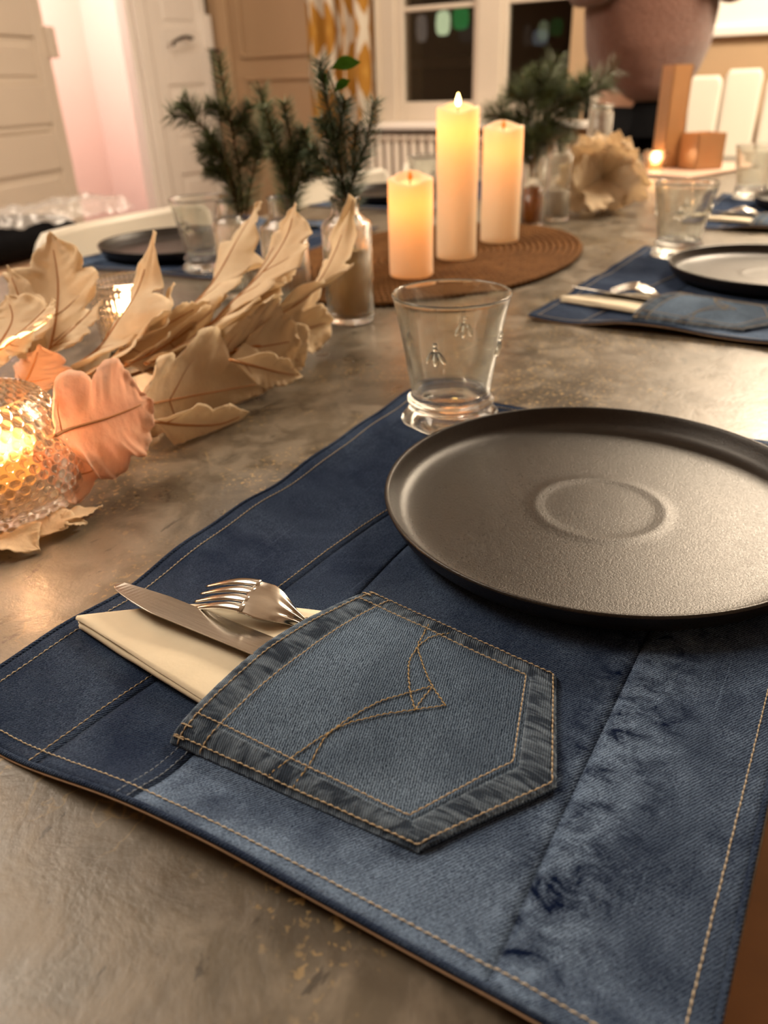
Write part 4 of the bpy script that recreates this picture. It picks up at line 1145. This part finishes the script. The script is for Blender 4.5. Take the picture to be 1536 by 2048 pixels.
# side table with a black bag wrapped in clear film, at the far left
sd = emp('side_table', (1.22, 2.25, FZ), 'low light-wood side table beyond the white chair at left', 'table')
zt0 = -.185
mod_bevel(MB().box((.75, 2.0, zt0-.03), (1.62, 2.5, zt0)).build('top', plain('peach_wood', (.62, .38, .24), .5), sd, False, True), .004)
for x in (.8, 1.54):
    for y in (2.04, 2.42): MB().box((x, y, FZ), (x+.04, y+.04, zt0-.03)).build('leg', M['edge'], sd, False, True)
bg = emp('bag', (1.38, 2.25, zt0), 'black soft bag at the left edge beyond the white chair', 'bag')
def bagf(u, v):
    a = 2*pi*u; ph = pi*v; r = sin(ph)**.5
    return (1.38+.33*r*cos(a)*(1+.05*nz(u*8, v*4)), 2.25+.17*r*sin(a), zt0+.062+.055*(-cos(ph))*(1+.15*nz(cos(a)*2, v*3, 2.)))
MB().grid(bagf, 48, 20).build('bag_body', M['black'], bg, True, True)
MB().tube(spline([(1.2, 2.2, zt0+.105), (1.22, 2.2, zt0+.12), (1.28, 2.2, zt0+.12), (1.30, 2.2, zt0+.105)], 16), .008, 8).build('handle', M['black'], bg, True, True)
fm = emp('plastic_wrap', (1.6, 2.24, zt0+.12), 'crumpled clear plastic wrap lying on the black bag', 'wrap')
def flm(u, v):
    x, y = 1.30+.56*u, 2.10+.28*v
    return (x, y, zt0+.122+.03*abs(nz(x*9, y*9, 1.))+.025*abs(nz(x*24, y*24, 4.))-.03*(abs(v-.5)*2)**3)
MB().grid(flm, 70, 36).build('film', M['film'], fm, True, True)

# ================================================================== PERSON
def person():
    X, Y = 3.42, .93
    root = emp('person', (X, Y, FZ), 'person in a rust-brown fuzzy sweater and black trousers standing past the table end', 'person', rz=radians(35))
    # facing the camera: local -x is forward
    J = {'pel': (0, 0, .96, .125), 'wai': (.0, 0, 1.10, .115), 'che': (0, 0, 1.30, .145), 'nek': (.0, 0, 1.50, .060), 'hd0': (-.015, 0, 1.58, .070)}
    E = [('pel', 'wai'), ('wai', 'che'), ('che', 'nek'), ('nek', 'hd0')]
    for s, n in ((-1, 'r'), (1, 'l')):
        J.update({'hip'+n: (0, s*.09, .90, .095), 'kne'+n: (-.02, s*.11, .50, .062), 'ank'+n: (.01, s*.12, .09, .042), 'toe'+n: (-.15, s*.13, .03, .032),
                  'sho'+n: (0, s*.17, 1.43, .062), 'elb'+n: (-.08, s*.25, 1.27, .044), 'wri'+n: (-.22, s*.09, 1.40, .030), 'pal'+n: (-.24, s*.03, 1.44, .032)})
        E += [('pel', 'hip'+n), ('hip'+n, 'kne'+n), ('kne'+n, 'ank'+n), ('ank'+n, 'toe'+n), ('che', 'sho'+n), ('sho'+n, 'elb'+n), ('elb'+n, 'wri'+n), ('wri'+n, 'pal'+n)]
    def skin(name, J, E, mat, rootk, sub=2, grow=0.):
        ks = list(J); me = bpy.data.meshes.new(name)
        me.from_pydata([J[k][:3] for k in ks], [(ks.index(a), ks.index(b_)) for a, b_ in E], [])
        o = bpy.data.objects.new(name, me); link(o, root); me.materials.append(mat)
        o.modifiers.new('k', 'SKIN'); sv = me.skin_vertices[0].data if me.skin_vertices else None
        if sv is None:
            bpy.context.view_layer.objects.active = o; 
        for i, k in enumerate(ks):
            if sv: sv[i].radius = (J[k][3]+grow, J[k][3]+grow); sv[i].use_root = (k == rootk)
        m = o.modifiers.new('s', 'SUBSURF'); m.levels = sub; m.render_levels = sub
        for mm in o.modifiers:
            if mm.type == 'SKIN': mm.use_smooth_shade = True
        return o
    me_test = None
    body = skin_safe('body', J, E, M['skin'], 'pel', root)
    # head
    V = MB()
    def hd(u, v):
        a = 2*pi*u; ph = pi*v; x, y, z = sin(ph)*cos(a), sin(ph)*sin(a), -cos(ph)
        jaw = 1-.18*max(0, -z)
        X_, Y_, Z_ = .098*x*jaw, .077*y*jaw, .118*z
        if x < 0:
            X_ -= .018*math.exp(-((y*.077)/.012)**2-((Z_+.012)/.020)**2)
            for sy in (-1, 1): X_ += .008*math.exp(-((Y_-sy*.030)/.014)**2-((Z_-.012)/.012)**2)
        return (X_-.01, Y_, 1.655+Z_)
    MB().grid(hd, 48, 36).build('head', M['skin'], root)
    for s in (-1, 1):
        MB().lathe([(.001, -.011), (.008, -.008), (.0115, 0), (.008, .008), (.001, .011)], 16, c=(-.088, s*.030, 1.667)).build('eye', plain('eye', (.8, .76, .7), .2), root)
        MB().lathe([(.001, -.03), (.012, -.02), (.014, .01), (.010, .028), (.001, .032)], 12, c=(0, s*.078, 1.655)).build('ear', M['skin'], root)
    MB().tube([(-.094, -.024, 1.607), (-.102, 0, 1.605), (-.094, .024, 1.607)], [.003, .006, .003], 8).build('mouth', plain('lips', (.45, .16, .13), .5), root)
    def hr(u, v):
        a = 2*pi*u; ph = pi*(.36+.64*v); x, y, z = sin(ph)*cos(a), sin(ph)*sin(a), -cos(ph)
        k = 1.10+.03*nz(a*6, v*6); sh_ = .0 if x > -.3 else .0
        return (.100*x*k+.006-(0 if x > -.55 or z > .35 else -.04), .080*y*k, 1.665+.122*z*k)
    MB().grid(hr, 48, 24).build('hair', M['hair'], root)
    # hands: five fingers each
    for s in (-1, 1):
        hb2 = MB(); bx_ = np.array([-.235, s*.0, 1.222])
        for f in range(4):
            y0 = 1.415+.016*f; ln = (.060, .070, .074, .064)[f]
            hb2.tube([(-.232, s*.01, y0), (-.248, -s*.03, y0+.002), (-.240, -s*(.03+ln*.5), y0+.002), (-.225, -s*(.03+ln*.75), y0)], [.0085, .008, .007, .0055], 8)
        hb2.tube([(-.225, s*.03, 1.463), (-.250, s*.02, 1.483), (-.255, s*.0, 1.490)], [.010, .009, .007], 8)
        hb2.build('fingers', M['skin'], root)
    # sweater: lofted blouson and sleeves
    rings = [(.905, .118, .105), (.915, .135, .118), (.95, .165, .14), (1.01, .200, .155), (1.08, .228, .165), (1.20, .245, .165), (1.36, .228, .150), (1.43, .195, .125), (1.47, .14, .095), (1.50, .085, .075), (1.53, .072, .066)]
    zs = [r[0] for r in rings]
    def sw_(u, v):
        z = zs[0]+(zs[-1]-zs[0])*v; ry = np.interp(z, zs, [r[1] for r in rings]); rx = np.interp(z, zs, [r[2] for r in rings]); a = 2*pi*u
        k = 1+.03*nz(cos(a)*2, sin(a)*2, z*6)
        return (rx*cos(a)*k, ry*sin(a)*k, z-.012*cos(a)*0)
    mod_solid(MB().grid(sw_, 64, 60).build('sweater', M['sweater'], root), .006, 0)
    for s in (-1, 1):
        C = spline([(0, s*.15, 1.43), (-.01, s*.23, 1.36), (-.06, s*.27, 1.27), (-.14, s*.20, 1.30), (-.21, s*.10, 1.39)], 24)
        MB().tube(C, [.078-.001*i+(.006*sin(i*1.3)) if i < 21 else .046-.004*(i-21) for i in range(25)], 20, cap=False).build('sleeve', M['sweater'], root)
    # trousers and shoes
    tz = [(.03+.965*k/20) for k in range(21)]
    def hipf(u, v):
        z = .78+.17*v; a = 2*pi*u; return (.112*cos(a)*(1-.12*v), (.165-.052*v)*sin(a), z)
    MB().grid(hipf, 48, 10).build('waistband', M['black'], root)
    for s in (-1, 1):
        MB().tube([(0, s*.082, .88), (-.01, s*.095, .70), (-.02, s*.11, .50), (0, s*.118, .28), (.01, s*.12, .075)], [.100, .092, .078, .068, .064], 20).build('trouser_leg', M['black'], root)
        sh = MB().tube([(.06, s*.12, .045), (0, s*.12, .048), (-.08, s*.125, .040), (-.17, s*.13, .030), (-.195, s*.13, .026)], [.030, .044, .042, .036, .015], 14, flat=1.0).build('shoe', M['black'], root)
    return root
def skin_safe(name, J, E, mat, rootk, root):
    ks = list(J); me = bpy.data.meshes.new(name)
    me.from_pydata([J[k][:3] for k in ks], [(ks.index(a), ks.index(b_)) for a, b_ in E], [])
    me.materials.append(mat)
    o = bpy.data.objects.new(name, me); link(o, root)
    md = o.modifiers.new('k', 'SKIN'); md.use_smooth_shade = True
    if not me.skin_vertices:
        import bmesh
        bm = bmesh.new(); bm.from_mesh(me); bm.verts.layers.skin.verify(); bm.to_mesh(me); bm.free()
    for i, k in enumerate(ks):
        d = me.skin_vertices[0].data[i]; d.radius = (J[k][3], J[k][3]); d.use_root = (k == rootk)
    m = o.modifiers.new('s', 'SUBSURF'); m.levels = 2; m.render_levels = 2
    return o
person()
